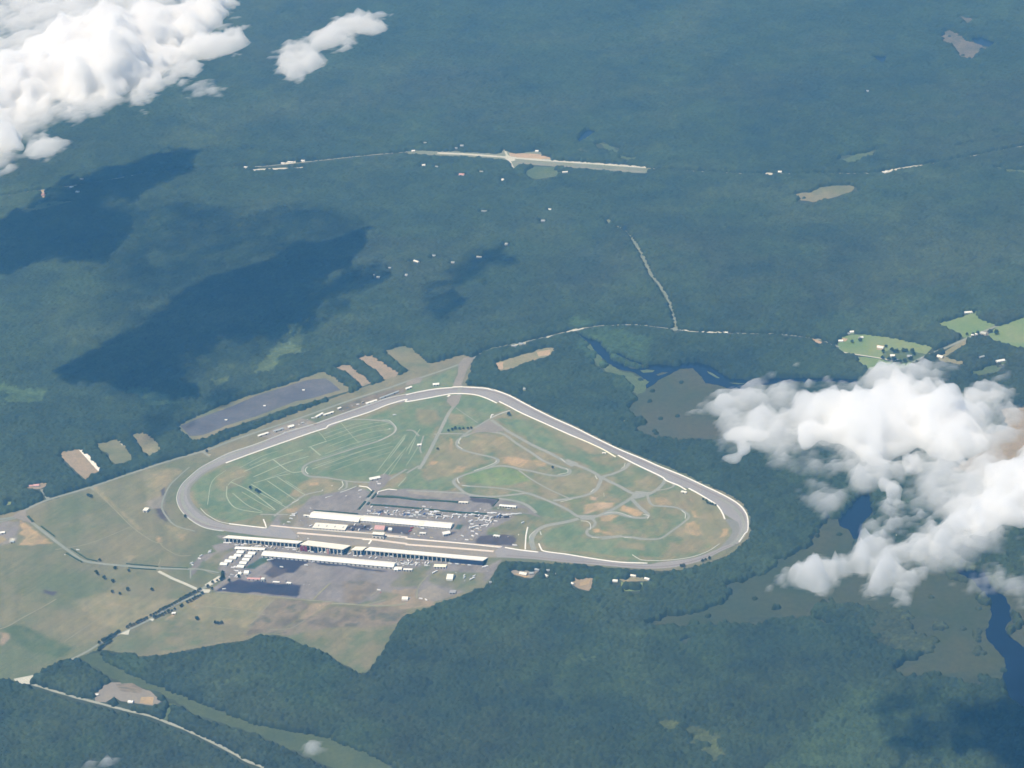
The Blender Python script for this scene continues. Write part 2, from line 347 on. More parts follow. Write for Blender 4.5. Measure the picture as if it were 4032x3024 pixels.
# worn and bare patches
for s, m, a in [
    ('A 640,980 760,960 840,1020 760,1120 620,1180 560,1120 570,1040', M_TAN, 9), ('A 1330,1090 1480,1070 1640,1110 1630,1190 1480,1210 1300,1240 1180,1230 1260,1150', M_TAN, 8),
    ('A 1370,1110 1440,1105 1445,1130 1375,1135', M_DIRT, 2), ('A 1170,1340 1260,1320 1290,1350 1230,1400 1180,1400', M_DIRT, 4), ('A 1130,1400 1230,1390 1240,1410 1120,1460', M_TAN, 4),
    ('B 90,460 260,480 300,560 220,600 120,590 70,540', M_TAN, 8), ('B 360,500 500,520 520,600 380,600', M_TAN, 8),
    ('B 480,720 660,690 860,700 960,790 940,840 700,840 540,800', M_TAN, 8), ('B 300,720 430,790 640,880 700,930 560,960 500,1010 380,1050 180,1050 160,960 240,840', M_TAN, 8),
    ('B 420,960 500,970 480,1010 400,1020', M_DIRT, 4), ('B 200,920 270,920 260,950 200,960', M_DIRT, 3), ('B 380,710 400,730 400,830 380,830', M_DIRT, 2),
    ('B 850,890 980,880 1180,930 1200,970 1000,975 840,940', M_DIRT, 7), ('B 1000,700 1120,800 1380,910 1330,960 1150,880 980,800', M_TAN, 6),
    ('B 1420,1030 1560,1010 1650,1080 1620,1170 1480,1210 1200,1170 1120,1100 1300,1070', M_TAN, 8), ('B 1160,580 1300,620 1640,780 1740,860 1600,850 1300,700', M_TAN, 7),
    ('B 1980,1100 2120,1050 2180,1110 2100,1160 1990,1150', M_TAN, 6), ('B 1560,1300 1700,1270 1820,1280 1780,1330 1560,1380', M_SAND, 5), ('B 1600,1225 1660,1235 1650,1260 1600,1255', M_SAND, 2),
    ('B 1890,1290 1960,1320 2060,1380 1990,1400 1860,1350', M_DIRT, 4), ('B 1690,1410 1760,1385 1850,1395 1790,1440 1700,1440', M_DIRT, 3), ('B 1560,1310 1640,1290 1640,1340 1560,1370', M_DIRT, 3),
    ('C 400,1240 540,1170 660,1170 740,1260 720,1280 560,1310 400,1310', M_TAN, 6), ('C 400,1250 500,1240 540,1290 410,1310', M_DIRT, 3),
    ('C 640,1200 820,1250 940,1330 1010,1430 1060,1450 1040,1580 900,1620 700,1600 560,1560 700,1440 700,1350', M_TAN, 8),
    ('C 700,1350 760,1360 790,1410 750,1410', M_DIRT, 3), ('C 680,1470 740,1450 790,1500 810,1560 780,1570 650,1530', M_DIRT, 5), ('C 980,1510 1030,1510 1010,1580 960,1590', M_DIRT, 3),
    ('C 680,1240 730,1240 720,1275', M_DIRT, 2), ('C 480,1180 520,1160 560,1130 540,1150', M_SAND, 1), ('C 420,1480 490,1480 500,1540 430,1570 390,1530', M_MIX, 4),
    ('E 1620,180 1680,180 1700,210 1640,215', M_DIRT, 2), ('E 1700,195 1790,215 1790,240 1720,225', M_DIRT, 2), ('E 1860,290 2100,300 2080,360 1800,340', M_TAN, 6),
    ('E 1200,345 1700,400 1900,440 1500,400 1260,370', M_TAN, 3), ('E 720,190 900,190 1030,200 1030,215 800,220', M_TAN, 3),
    ('G 1250,560 1500,540 1580,560 1500,650 1400,800 1300,850 1270,760', M_TAN, 10), ('G 1280,830 1400,780 1440,730 1430,850 1400,900 1310,900', M_LOTB, 5),
    ('G 1350,900 1400,890 1450,960 1440,1010 1370,960', M_SLATE, 3), ('G 1400,730 1440,700 1440,760 1410,790', M_SLATE, 2),
    ('G 1370,1130 1410,1140 1420,1180 1370,1190', M_DIRT, 4), ('G 1420,1040 1560,1050 1680,1090 1620,1170 1530,1170 1480,1100', M_TAN, 6), ('G 1530,1110 1630,1110 1600,1170', M_DIRT, 4),
    ('G 1090,1300 1200,1300 1110,1360', M_TAN, 4), ('G 830,680 1050,900 1300,1120 1260,1120 900,800 790,700', M_TAN, 3),
    ('G -60,1030 70,1000 150,1010 180,1060 120,1190 0,1210 -60,1210', M_LOT, 4), ('G 160,1000 230,1020 350,1110 450,1190 280,1215 150,1220 220,1150 170,1100 200,1080', M_DIRT, 3),
    ('G -40,1120 40,1120 60,1170 0,1200 -40,1200', M_DIRT, 3), ('G 90,1150 130,1150 120,1180 85,1180', M_PALE, 1),
    ('H 950,130 1300,200 1550,190 1300,370 1060,480 760,330 620,200', M_TAN, 14), ('H 50,430 180,405 400,500 640,620 500,705 300,650 150,600', M_SCRUB, 10), ('H 390,110 510,125 480,160 400,140', M_SLATE, 4),
    ('H 0,470 60,480 100,540 40,590 0,600', M_PINK, 6), ('H 1430,370 1520,310 1510,370 1440,380', M_SAND, 2),
    ('D 480,740 800,740 1200,790 1000,930 860,1040 700,1020 500,1000 300,960 250,830', M_TAN, 12), ('D 240,930 340,990 800,1090 600,1160 300,1220 60,1240 0,1100 0,990', M_OLIVE, 8),
    ('D 1060,800 1240,800 1360,840 1250,980 1100,1050 860,1060 860,1020 930,930', M_MAUVE, 6), ('D 1370,830 1540,810 1560,830 1480,890 1330,975 1280,970 1320,900', M_PINK, 5),
    ('D 1560,860 2212,880 2212,935 2150,1000 1900,1050 1500,1050 1180,1120 1060,1095 1250,990 1340,970', M_MAUVE, 5), ('D 1340,1060 2000,1040 2090,1080 1990,1250 1860,1410 1800,1420 1550,1260 1300,1160', M_OLIVE, 9),
    ('D 1370,700 1450,660 1900,640 2020,690 1980,740 1820,830 1400,810 1260,780', M_OLIVE, 6),
    ('D 850,1040 1010,1060 1150,1040 1050,1090 950,1090 830,1120', M_MAUVE, 3), ('D 1120,860 1180,860 1120,900', M_MAUVE, 1),
    ]:
    paint(W(s), m, 2.0+a*0.9)

# asphalt lots south of the stands
paint(W('D 560,240 700,240 | E 0,440 720,500 840,440 740,600 650,700 500,730 330,790 200,830 | D 2212,850 2000,855 1700,830 1400,800 1240,790 1150,775 560,730 520,700 640,610 610,560 440,450 380,560 330,600 340,520 400,420 560,380 520,330 640,300'), M_LOT, 3.0)
paint(W('Q 800,760 1000,700 1300,640 1230,800 1090,960 980,960 720,950 760,860'), M_OLIVE, 6.0)
paint(W('Q 1340,720 1640,740 2080,760 2080,900 2020,990 1800,1040 1650,1010 1560,960 1340,930 1240,870'), M_OLIVE, 6.0)
paint(W('Q 1200,940 1300,930 1400,980 1560,1060 1660,1050 1480,1130 1340,1160 1080,1150 1100,1060'), M_LOTB, 3.5)
paint(W('Q 740,1000 1060,1000 1060,1090 1330,1170 1310,1220 1060,1270 860,1280 500,1250 330,1250 600,1180'), M_PINK, 4.5)
paint(W('Q 0,880 340,890 520,920 480,1010 560,1060 420,1100 200,1200 0,1200'), M_MAUVE, 6.0)
paint(W('Q 560,1050 620,1020 800,1080 760,1110 600,1180 330,1220 200,1220 420,1150'), M_OLIVE, 6.0)
paint(W('P 1110,530 1750,555 1820,570 1600,660 1500,760 1400,760 1280,700 1190,650 1180,620 1100,560'), M_BLACK, 3.5)
paint(W('P 1750,590 2212,640 | Q 640,740 560,745 200,700 0,660 | P 1900,650'), M_BLACK, 3.5)
paint(W('P 330,1010 560,890 730,850 1180,900 1640,925 1580,1080 1500,1112 1000,1065 560,1035'), M_BLACK, 4.5)
paint(W('P 790,690 850,640 1060,515 1125,515 1130,590 1020,640 930,705'), M_DEEP, 3.5)
paint(W('P 1060,770 1140,700 1220,640 1300,700 1400,700 1380,760 1250,820 1190,840'), M_SLATE, 3.5)
paint(W('P 470,450 640,390 650,430 520,500 480,560 380,680 200,700 60,700 150,620 330,520'), M_OLIVE, 6.0)

# paddock inside the track
paint(W('A 1020,1480 1100,1380 1180,1400 1270,1350 1380,1230 1500,1210 1780,1145 1920,1190 1960,1180 | B 0,1160 500,1190 560,1220 760,1240 960,1280 1060,1320 1150,1390 1200,1415 1100,1390 1000,1370 980,1400 860,1450 800,1490 720,1500 700,1560 900,1620 960,1650 '
                     '| E 940,335 850,345 0,300 | D 2212,295 1700,250 1030,185'), M_LOT, 3.0)
paint(W('N 0,640 320,560 1150,640 1250,720 2212,830 2212,1000 1000,1000 0,880'), M_LOTB, 3.5)
paint(W('A 1160,1370 1260,1380 1240,1480 1120,1470 1080,1420'), M_OLIVE, 6.0)
paint(W('O 1850,620 2100,660 2212,760 2150,860 2040,1200 1960,1190 1880,1010 1480,930 1640,800 1860,720'), M_OLIVE, 6.0)
paint(W('O 1170,1150 1200,1060 1280,1005 1880,1000 1920,1090 1860,1200 1650,1180'), M_SLATE, 4.5)
paint(W('O 830,885 890,820 1005,822 935,912'), M_DEEP, 2.5)
paint(W('O 1105,385 1130,345 1600,385 1505,510 1440,450 1240,440 1160,430'), M_SLATE, 2.5)
paint(W('O 1520,510 1620,500 1900,530 2050,540 2140,600 1850,600 1500,560'), M_OLIVE, 6.0)
paint(W('O 690,1000 780,950 890,940 840,980 740,1000 700,1040'), M_SLATE, 2.5)  # dark patch paints the shadow cast by the white building beside it
paint(W('N 1620,840 1980,850 2100,870 2040,1000 1900,980 1620,960'), M_SLATE, 3.5)
paint(W('N 1000,830 1380,830 1370,930 960,920'), M_SLATE, 3.5)
paint(W('N 1480,310 1840,320 2212,370 | O 480,380 900,420 1100,430 1080,460 500,410 0,380 | N 1850,360 1470,330'), M_DEEP, 2.5)
paint(W('O 0,230 800,270 1000,300 1040,330 900,350 560,360 0,260'), M_LOTB, 3.5)

# the racing oval: outer edge and inner edge traced, joined across the front straight
front_in = W('E 860,345 830,335 0,262 | D 2212,248 1700,205 1300,180 1030,153 1000,180')
front_out = W('E 860,432 720,428 | E 0,372 | D 1250,270 900,235 700,208')
oi = smooth_line(INN, 6); oo = smooth_line(OUT, 6)
def strip_between(name, A, B, m, n=260):
    def eq(P, n):
        d = np.r_[0, np.cumsum(np.linalg.norm(np.diff(P, axis=0), axis=1))]; t = np.linspace(0, d[-1], n)
        return np.c_[np.interp(t, d, P[:, 0]), np.interp(t, d, P[:, 1])]
    A = eq(A, n); z = nextz()
    # march B along the nearest points so that the two edges stay side by side
    Bd = resample(B, 2.0); idx = np.array([np.argmin(((Bd-a)**2).sum(1)) for a in A]); idx = np.maximum.accumulate(idx); idx[-1] = len(Bd)-1; idx[0] = 0
    Bq = Bd[idx]
    V = np.vstack([np.c_[A, np.full(n, z)], np.c_[Bq, np.full(n, z)]]); i = np.arange(n-1); F = np.c_[i, i+1, i+1+n, i+n]
    return tag(link(name, mesh_np(name, V, F), m), kind='structure')
strip_between('racetrack', oo, oi, M_TRACK, 420)
sheet('front_straight', np.vstack([W('D 700,208 850,160 1000,180 1030,153 1300,180 1700,205 2212,248 | E 0,262 830,335 860,345 1000,370 | E 1100,445 860,432 720,432 0,380 | D 1250,275 900,240')]), M_LOTB, 0)
sheet('front_straight', W('D 640,203 680,150 850,168 1000,182 1020,155 1180,165 1260,240 1240,270 900,238'), M_TRACK, 0)
sheet('front_straight', W('E 790,430 770,380 830,330 860,345 1160,385 1200,450 860,432'), M_TRACK, 0)
def lane_between(name, A, B, f0, f1, m, n=420):
    d = np.r_[0, np.cumsum(np.linalg.norm(np.diff(A, axis=0), axis=1))]; t = np.linspace(0, d[-1], n); A = np.c_[np.interp(t, d, A[:, 0]), np.interp(t, d, A[:, 1])]
    Bd = resample(B, 2.0); idx = np.maximum.accumulate(np.array([np.argmin(((Bd-a)**2).sum(1)) for a in A])); C_ = Bd[idx]; u = C_-A; ln = np.linalg.norm(u, axis=1)[:, None]; u = u/ln*np.minimum(ln, 24)
    w_ = (fbm(t/160, t*0, 77, 3)[:, None]-.5)*.14; P0 = A+u*(f0+w_); P1 = A+u*(f1+w_); z = nextz(); i = np.arange(n-1)
    tag(link(name, mesh_np(name, np.vstack([np.c_[P0, np.full(n, z)], np.c_[P1, np.full(n, z)]]), np.c_[i, i+1, i+1+n, i+n]), m), kind='structure')
M_GROOVE = soil('rubbered_asphalt', [(.225, .20, .185), (.26, .23, .21)], 90, 5, .1)
lane_between('racing_groove', oo, oi, .30, .55, M_GROOVE); lane_between('lane_seam', oo, oi, .84, .88, M_APRON)
# apron bands on the inside of the turns
sheet('track_apron', W('C 1010,1425 1100,1440 1130,1480 1120,1560 1050,1640 980,1655 1030,1600 1070,1530 1040,1480'), M_APRON, 0, smooth=True)
ribbon('track_apron', W('A 560,965 450,1025 385,1080 335,1130 312,1190 325,1262 378,1335 450,1395'), 9, M_APRON)
ribbon('racing_groove', W('A 1000,745 700,855 520,940 400,1010 300,1100 262,1190 262,1270 300,1350 380,1420 500,1475'), 9, M_COURSE)
ribbon('racing_groove', W('C 960,1240 1060,1300 1130,1370 1165,1440 1170,1510 1130,1590 1060,1650'), 9, M_COURSE)
# pit road concrete
ribbon('pit_road', W('D 1262,217 1600,245 1900,272 2212,312 | E 0,318 300,340 760,378'), 8.5, M_PITC, smooth=False)
ribbon('pit_road', W('D 1030,153 1300,180 1700,205 2212,252 | E 0,268 400,300 830,337'), 6.5, M_PITC, smooth=False)
ribbon('pit_lane', W('N 1225,1080 1360,1085 1380,1100'), 5, M_CONC, smooth=False)
ribbon('pit_lane', W('N 1380,1095 1335,1160'), 5, M_CONC, smooth=False)

# infield road course and lanes
for s, w_ in [('B 470,262 440,400 370,500 300,640 250,740 200,840 150,930 110,990', 13), ('B 900,480 800,512 740,545 640,605 560,650 480,710 440,750 445,790 500,825 620,858 760,890 800,925 700,985', 10),
              ('B 740,560 860,645 960,702 1100,780 1250,850 1380,920 1500,960 1620,1012 1690,1065 1680,1120 1640,1180 1560,1218 1400,1250 1280,1262', 13),
              ('B 500,705 620,662 760,668 860,692 960,765 1080,840 1200,920 1350,975 1425,1000 1400,1038 1300,1047 1200,1032 1080,1005 990,990 900,968 800,962 700,980 600,1010 500,1042 425,1080 415,1110 460,1155 520,1200 620,1222 760,1228 950,1210 1050,1200 1160,1235 1300,1292 1400,1340 1500,1402 1600,1410', 11),
              ('B 480,1130 600,1140 760,1150 950,1175 1060,1198', 8), ('B 980,1000 1080,1072 1200,1142 1330,1205 1420,1245', 6),
              ('B 1945,935 1900,985 1800,1030 1710,1058 1760,1092 1850,1135 1960,1195 2050,1212 2150,1190', 13), ('C 490,1060 470,1110 410,1170 330,1210 230,1205', 13), ('C 480,1075 560,1130 500,1160 410,1175', 7),
              ('B 2000,1215 1900,1280 1790,1345 1700,1385 1640,1405 1540,1402', 14), ('B 1965,1250 2030,1320 2105,1385 2080,1412 1990,1412 1900,1392 1820,1372 1720,1388', 13),
              ('C 330,1215 345,1270 380,1305 440,1312 560,1320 640,1350 692,1400 650,1450 540,1530 450,1590 340,1600 200,1582 90,1575', 9),
              ('B 1700,1600 1900,1578 2050,1600 2212,1595', 8), ('E 1620,90 1645,130 1625,165 1580,190 1575,225 1620,250 1720,255 1880,242', 10),
              ('E 1500,95 1380,125 1240,150 1160,182 1110,230 1090,290 1112,365', 17),
              ('A 1620,570 1760,556 1900,560 2050,577 2115,625 2095,680 1980,740 1800,795 1600,860 1460,905 1370,935 1315,975 1315,1020 1370,1052 1500,1062 1620,1082 1750,1100 1900,1105', 9),
              ('A 1690,1090 1690,1150 1640,1175', 8), ('A 2000,1120 2080,1070 2212,990', 9), ('B 0,1025 110,960', 9), ('B 110,700 60,655 0,650', 8), ('B 240,685 350,680 500,682', 8), ('B 150,700 120,800 130,850', 6),
              ('B 0,1175 500,1200 560,1225', 8), ('B 800,1245 960,1270 1060,1310 1130,1370', 11), ('A 1060,1400 1110,1360 1200,1300 1330,1215 1480,1180', 8), ('A 940,1385 1180,1385', 7),
              ('A 1935,1180 1800,1350', 12), ('B 430,455 510,510 620,585', 3), ('A 1330,590 1420,640', 4)]:
    ribbon('course_road', W(s), w_*.82, M_COURSE)
sheet('junction', W('A 1890,1100 1950,1060 2020,1025 2080,1060 2030,1130 1960,1185 1910,1180 1880,1140'), M_LOT, 1)
sheet('junction', W('B 370,345 480,345 455,420 400,450 350,400'), M_LOTB, 1); sheet('junction', W('B 720,560 860,650 760,670 640,665 540,690 640,610'), M_LOTB, 2)
sheet('junction', W('B 2000,1180 2110,1190 2080,1230 1990,1250 1960,1220'), M_COURSE, 1); sheet('junction', W('B 1500,1390 1660,1390 1640,1430 1520,1430'), M_COURSE, 1)
sheet('junction', W('B 1400,900 1500,940 1440,970 1380,935'), M_COURSE, 1)
for s, w_ in [('A 800,1010 1050,905 1310,820', 3.5), ('A 880,1058 1160,940 1360,878', 3.5), ('A 1050,905 1200,1012 1310,1010', 3.5), ('A 1380,800 1465,870', 4), ('A 880,1112 1080,1055 1200,1030', 3),
              ('A 1090,1058 1260,1170 1330,1215', 2.5), ('A 1000,1090 1250,1260', 2.5), ('A 860,1120 1130,1292', 3), ('A 680,1100 850,1180 1000,1290 1070,1345', 3), ('A 650,1140 648,1230 700,1310 780,1345 960,1372', 3),
              ('A 700,1200 830,1305 960,1362', 2.5), ('A 1390,990 1640,900 1900,805', 2.5), ('A 1500,755 1800,650 2060,590', 2), ('A 1540,790 1850,680 2090,640', 2), ('A 1500,720 1780,620 1980,580', 2), ('A 1360,800 1520,745', 4), ('A 1500,860 1760,765 2000,700', 2), ('A 1430,900 1700,815 1950,730', 1.5), ('A 1420,960 1760,850 2080,760', 2), ('A 1500,980 1800,880 2100,790', 1.5), ('A 1560,1010 1850,910 2080,840', 1.5), ('A 1480,690 1760,600 1960,560', 1.5), ('A 1620,560 1740,700 1800,760', 1.5), ('A 760,980 950,880 1100,830', 2), ('A 850,960 1000,890', 2), ('A 960,1090 1190,1000', 2), ('A 900,1180 1180,1330', 2), ('A 780,1190 950,1290 1060,1350', 2), ('A 1160,1090 1300,1180', 2), ('A 660,1130 700,1090 800,1050', 2), ('B 20,860 80,720', 2), ('B 0,960 100,800', 1.5), ('A 480,1300 520,1100 640,1000', 2),
              ('A 1955,1015 2200,690', 2), ('A 2010,1040 2212,800', 2), ('A 2100,850 2212,690', 2), ('A 2060,900 2200,720', 2), ('A 2140,1140 2212,1060', 3), ('A 2060,1040 2180,860', 1.5), ('B 0,830 120,640', 2),
              ('G 300,960 340,930', 2), ('G 480,1250 720,1210 900,1150 1140,1050', 3), ('G 820,720 1000,900 1150,1050 1320,1170 1420,1200', 3), ('G 1390,1190 1440,1240 1560,1300 1660,1300', 3), ('G 1380,1390 1400,1330', 3),
              ('D 560,735 700,742 900,762 1150,785 1300,800 1550,818', 4), ('D 350,850 700,880 980,930', 3), ('D 1560,835 1700,838 1900,852 2100,850 2212,832', 7), ('D 1550,655 1470,730 1400,800', 5), ('D 1060,800 960,900 860,1010', 2),
              ('D 1020,1060 1200,1050 1330,980', 3), ('H 490,190 350,270 200,350 80,420 0,450 -80,480', 4), ('H 1050,240 800,400 560,560', 2), ('Q 60,1220 330,1220 470,1190 620,1150', 5), ('Q 400,1100 520,1010', 3),
              ('Q 1240,790 1100,960 1070,1130', 4), ('P 150,700 300,760 430,790', 3), ('A 1420,640 1480,700 1510,740', 2)]:
    ribbon('worn_lane', W(s), w_, M_LANE if s[0] in 'AB' else M_DUST)
# roads
ribbon('perimeter_road', W('G -60,990 0,985 110,965 220,905 300,865 430,812 790,705 1100,600 1400,500 1700,412 1800,383 2000,308 | A 900,672 1000,640 1300,540 1500,470 1700,400 1850,350 2100,270 2212,228 | B 150,185 300,135 470,75 540,45'), 10, M_ROAD)
CLEAR.append((ribbon_poly(W('G -60,990 0,985 110,965 220,905 300,865 430,812 790,705 1100,600 1400,500 1700,412 1800,383 2000,308 | A 900,672 1000,640 1300,540 1500,470 1700,400 1850,350 2100,270 2212,228 | B 150,185 300,135 470,75 540,45'), 22), False, 0.5))
for s, w_ in [('G 190,950 280,1015 400,1110 600,1262 720,1342 850,1368 1100,1392 1400,1412 1690,1418', 9), ('H 1800,115 1500,250 1300,370 1050,490 900,560 760,645 600,725 400,815 250,890', 8),
              ('G -200,1080 -60,1020 30,1000 160,970', 7), ('G 790,705 815,730', 6), ('G 1760,395 1830,440', 7), ('G 1650,530 1560,610 1480,690 1430,790 1410,880 1450,960 1530,1040 1700,1090', 5),
              ('P 0,700 150,710 420,760', 6), ('P 150,1010 350,880 470,800', 10), ('G 1660,1425 1660,1500', 4)]:
    ribbon('service_road', W(s), w_, M_ROAD)
ribbon('cream_road', W('G 1380,1438 1500,1500 1620,1550 1740,1605 1830,1612'), 9, M_PALE, smooth=False)
sheet('pale_apron', W('P 200,935 420,800 430,870 260,965'), M_PALE, 1); sheet('pale_apron', W('P 150,1000 290,1000 270,1050 180,1050'), M_PALE, 1)
sheet('road_junction', W('B 455,75 500,20 590,15 540,100 490,230 480,270 400,270 450,160'), M_LOTB, 1)
sheet('road_junction', W('B 0,235 100,190 140,200 120,240 0,262'), M_LOTB, 1)
sheet('road_junction', W('G 100,960 220,890 230,960 290,1020 200,1000'), M_LOTB, 1); sheet('road_junction', W('H 120,885 290,850 275,930 160,925'), M_PALE, 1)
sheet('road_junction', W('H 1040,495 1130,455 1120,500'), M_PALE, 1); sheet('road_junction', W('H 1290,360 1350,360 1330,385'), M_PALE, 1)
paint(W('A 1050,640 1300,545 1420,580 1400,600 1100,700 1000,720 930,700'), M_LOTB, 3.5); paint(W('A 1600,460 1850,360 2212,270 2212,320 1850,430 1640,500'), M_MAUVE, 3.5)
paint(W('B 150,205 460,90 440,180 400,265 250,285 0,330 0,290'), M_GREEN, 9.0)

# ------------------------------------------------------------------ clearings in the wood
opening('pink_clearing', 'G 515,400 580,385 700,370 740,390 890,550 880,575 800,590 790,600 755,640 720,612 670,578 560,470', M_PINK, 3)
sheet('pale_strip', W('G 680,372 715,368 890,545 885,572 850,560'), M_CONC, 1)
opening('green_clearing', 'G 840,325 1030,275 1060,310 1165,435 1160,465 1050,500 1010,500 960,470 930,400 870,380', M_OLIVE, 4)
sheet('pale_strip', W('G 1030,290 1060,300 1100,350 1060,340'), M_PALE, 1)
opening('olive_clearing', 'G 1150,240 1260,225 1330,260 1390,330 1420,370 1350,400 1300,430 1230,370 1200,310', M_TAN, 4)
opening('field_clearing', 'A 230,600 300,560 560,450 680,405 900,330 1100,270 1300,200 1420,150 1500,140 1620,200 1730,290 1700,315 1560,350 1400,400 1200,450 950,540 800,590 640,640 520,700 370,745 300,690 230,650', M_OLIVE, 3)
M_FIELD = soil('grey_gravel_lot', [(.085, .085, .10), (.11, .11, .12), (.14, .137, .14)], 120, 14, .15)
sheet('dark_field', W('A 245,612 420,540 600,478 720,430 900,352 1050,305 1350,212 1500,197 1560,230 1640,300 1400,372 1250,400 1100,455 900,532 760,575 640,612 440,695 330,702'), M_FIELD, 2)
opening('pink_clearing', 'A 1590,100 1680,70 1720,75 1850,180 1915,235 1830,270 1780,220 1690,140', M_PINK, 3)
opening('pink_clearing', 'A 1785,25 1850,-5 1930,0 2150,150 2110,190 2020,205 1950,130 1850,60', M_PINK, 3)
opening('green_clearing', 'F 830,757 875,745 890,750 933,788 908,806 870,793', M_OLIVE, 4)
opening('pale_clearing', 'V 105,510 180,480 310,440 450,400 540,370 640,370 590,450 500,470 350,520 260,550 150,575', M_TAN, 4)
sheet('bare_patch', W('V 110,510 180,500 175,560 130,560'), M_SAND, 2); sheet('bare_patch', W('V 470,410 590,390 590,440 490,450'), M_SAND, 2)
opening('house_clearing', 'G 190,715 330,685 370,650 430,680 350,720 310,720 240,710', M_PINK, 2)
opening('house_clearing', 'G 350,725 375,720 430,800 440,815 410,815', M_ROAD, 1)
opening('gravel_clearing', 'H 820,1000 870,960 950,915 1080,915 1150,915 1250,970 1300,990 1350,1030 1420,1080 1330,1115 1200,1100 1050,1080 1000,1030 920,1090 830,1085', M_LOTB, 3)
sheet('bare_patch', W('H 1230,1040 1340,1040 1330,1112 1215,1090'), M_DIRT, 1); sheet('gravel_patch', W('H 1000,930 1150,920 1240,965 1230,1010 1050,990'), M_MAUVE, 2)
corr = 'H 700,690 860,650 950,735 1200,865 1400,955 1600,1025 1900,1145 2212,1275 | F 700,1590 780,1620 860,1659 940,1720 850,1740 760,1680 680,1640 600,1605 | H 2212,1345 1980,1285 1750,1205 1540,1085 1380,1000 1240,965 1080,925 950,855 850,790'
M_CORR = soil('corridor_grass', [(.066, .088, .040), (.078, .100, .044), (.092, .112, .048)], 90, 12, .2, seed=33)
opening('utility_corridor', corr, M_CORR, 7)
opening('yard', 'E 905,535 960,532 1080,550 1130,535 1160,545 1090,610 1030,605 930,580', M_LOTB, 2); sheet('bare_patch', W('E 940,570 1040,575 1090,600 1030,608'), M_DIRT, 1)
opening('yard', 'E 1430,640 1480,592 1510,620 1560,600 1635,602 1630,660 1610,700 1590,722 1500,700 1450,670', M_PINK, 2); sheet('bare_patch', W('E 1510,650 1600,615 1590,660 1510,680'), M_DIRT, 1)
opening('yard', 'E 1830,610 1900,625 1960,590 2060,600 2110,620 2100,640 1980,640 1890,645', M_TAN, 2)
opening('yard', 'E 1870,640 1890,650 1900,700 2030,715 2040,650 2058,650 2055,725 1870,725', M_LAWN, 1)
opening('yard', 'V 340,710 380,700 380,750 345,750', M_LAWN, 1); opening('yard', 'V 1210,1000 1260,1000 1230,1035', M_LAWN, 1); opening('yard', 'G 50,830 110,820 120,850 60,860', M_LAWN, 1)
# farmland on the right
opening('green_field', 'K 1580,685 1720,650 1800,625 1870,590 1870,640 1960,680 2010,695 1880,775 1780,790 1700,740', M_LAWN, 3)
opening('green_field', 'K 2300,600 2212,640 2010,718 1950,770 1965,805 2100,840 2212,880 2400,930 2400,560', M_LAWN, 3)
opening('green_field', 'K 860,850 880,790 960,770 1040,765 1200,780 1400,822 1560,855 1500,915 1400,890 1250,880 1200,905 1180,945 1000,915 880,900', M_LAWN, 3)
opening('green_field', 'K 990,930 1180,945 1260,960 1380,940 1400,1000 1200,1040 1080,1030 1000,960', M_LAWN, 3)
opening('green_field', 'K 1240,880 1400,890 1500,915 1440,960 1300,985 1200,960 1180,900', M_SCRUB, 3)
opening('green_field', 'K 1820,1040 1900,1020 1960,990 2030,1000 2080,930 2090,960 2020,1040 1860,1070', M_SCRUB, 2)
opening('road_verge', 'K 1590,930 1700,850 1790,795 1800,830 1640,930 1760,960 1800,1000 1600,960', M_TAN, 2)
_z[0] = 0.5; ribbon('farm_road', W('K 2300,600 2212,637 2060,690 1900,755 1780,805 1640,868 1500,925 1400,975'), 10, M_ROAD)
ribbon('farm_lane', W('K 880,895 1000,915 1180,943 1260,962'), 6, M_PALE)
CLEAR.append((ribbon_poly(W('K 1900,755 1780,805 1640,868 1500,925 1400,975'), 26), False, 0.6))
sheet('bare_patch', W('K 1900,745 1950,745 1960,800 1900,795'), M_LOTB, 1); sheet('bare_patch', W('K 1140,845 1200,850 1195,880 1145,880'), M_SAND, 1); sheet('bare_patch', W('K 890,795 935,800 920,820 880,822'), M_SAND, 1)
opening('tan_field', 'S 2060,480 2212,462 2700,430 2700,900 2212,760 2000,900 1760,850 1900,760 1950,640 2100,600', M_PINK, 5)
opening('yard', 'K 675,800 700,800 745,825 735,835 700,828', M_SAND, 1); opening('yard', 'K 950,745 985,748 975,770 945,768', M_LAWN, 1)
# marshes and river
opening('marsh', 'V 1320,850 1340,790 1440,725 1500,690 1560,640 1640,600 1720,560 1830,555 1900,620 1950,680 2050,700 2212,745 | S 520,360 600,480 560,600 480,650 380,665 250,662 140,660 | V 1700,1180 1500,1180 1330,1110 1300,1040 1315,940', M_MARSH, 10)
M_FEN = soil('fen_ground', [(.044, .062, .029), (.056, .069, .033), (.070, .076, .037)], 200, 16, .2, seed=29)
opening('fen', 'S 1090,1180 1180,1180 1210,1260 1400,1260 1500,1340 1760,1460 1900,1520 1980,1610 2040,1680 1900,1800 1300,1700 1000,1660 700,1640 560,1600 500,1540 560,1490 740,1400 850,1290 960,1220', M_FEN, 18)
opening('fen', 'T 600,150 1000,160 1300,120 1480,-200 1700,0 1800,40 1860,130 1920,230 1930,330 1910,410 1870,460 1880,520 1950,610 2040,700 2040,790 2020,850 1900,840 1600,850 1300,900 1200,900 1150,850 1300,700 1450,480 1500,300 1300,230', M_FEN, 14)
opening('marsh', 'T 2000,120 2300,100 2500,200 2500,700 2230,620 2160,560 2070,500 2060,440 2110,350 2090,250 2060,180', M_MARSH, 8)
opening('fen', 'I 200,400 600,300 1000,60 1500,60 1500,320 1100,330 900,400 600,480 300,480', M_FEN, 18)
opening('scrub', 'V 880,330 940,350 990,420 1080,510 1200,570 1320,600 1450,670 1430,720 1400,760 1330,800 1290,690 1240,650 1100,600 980,510 900,410', M_SCRUB, 8)
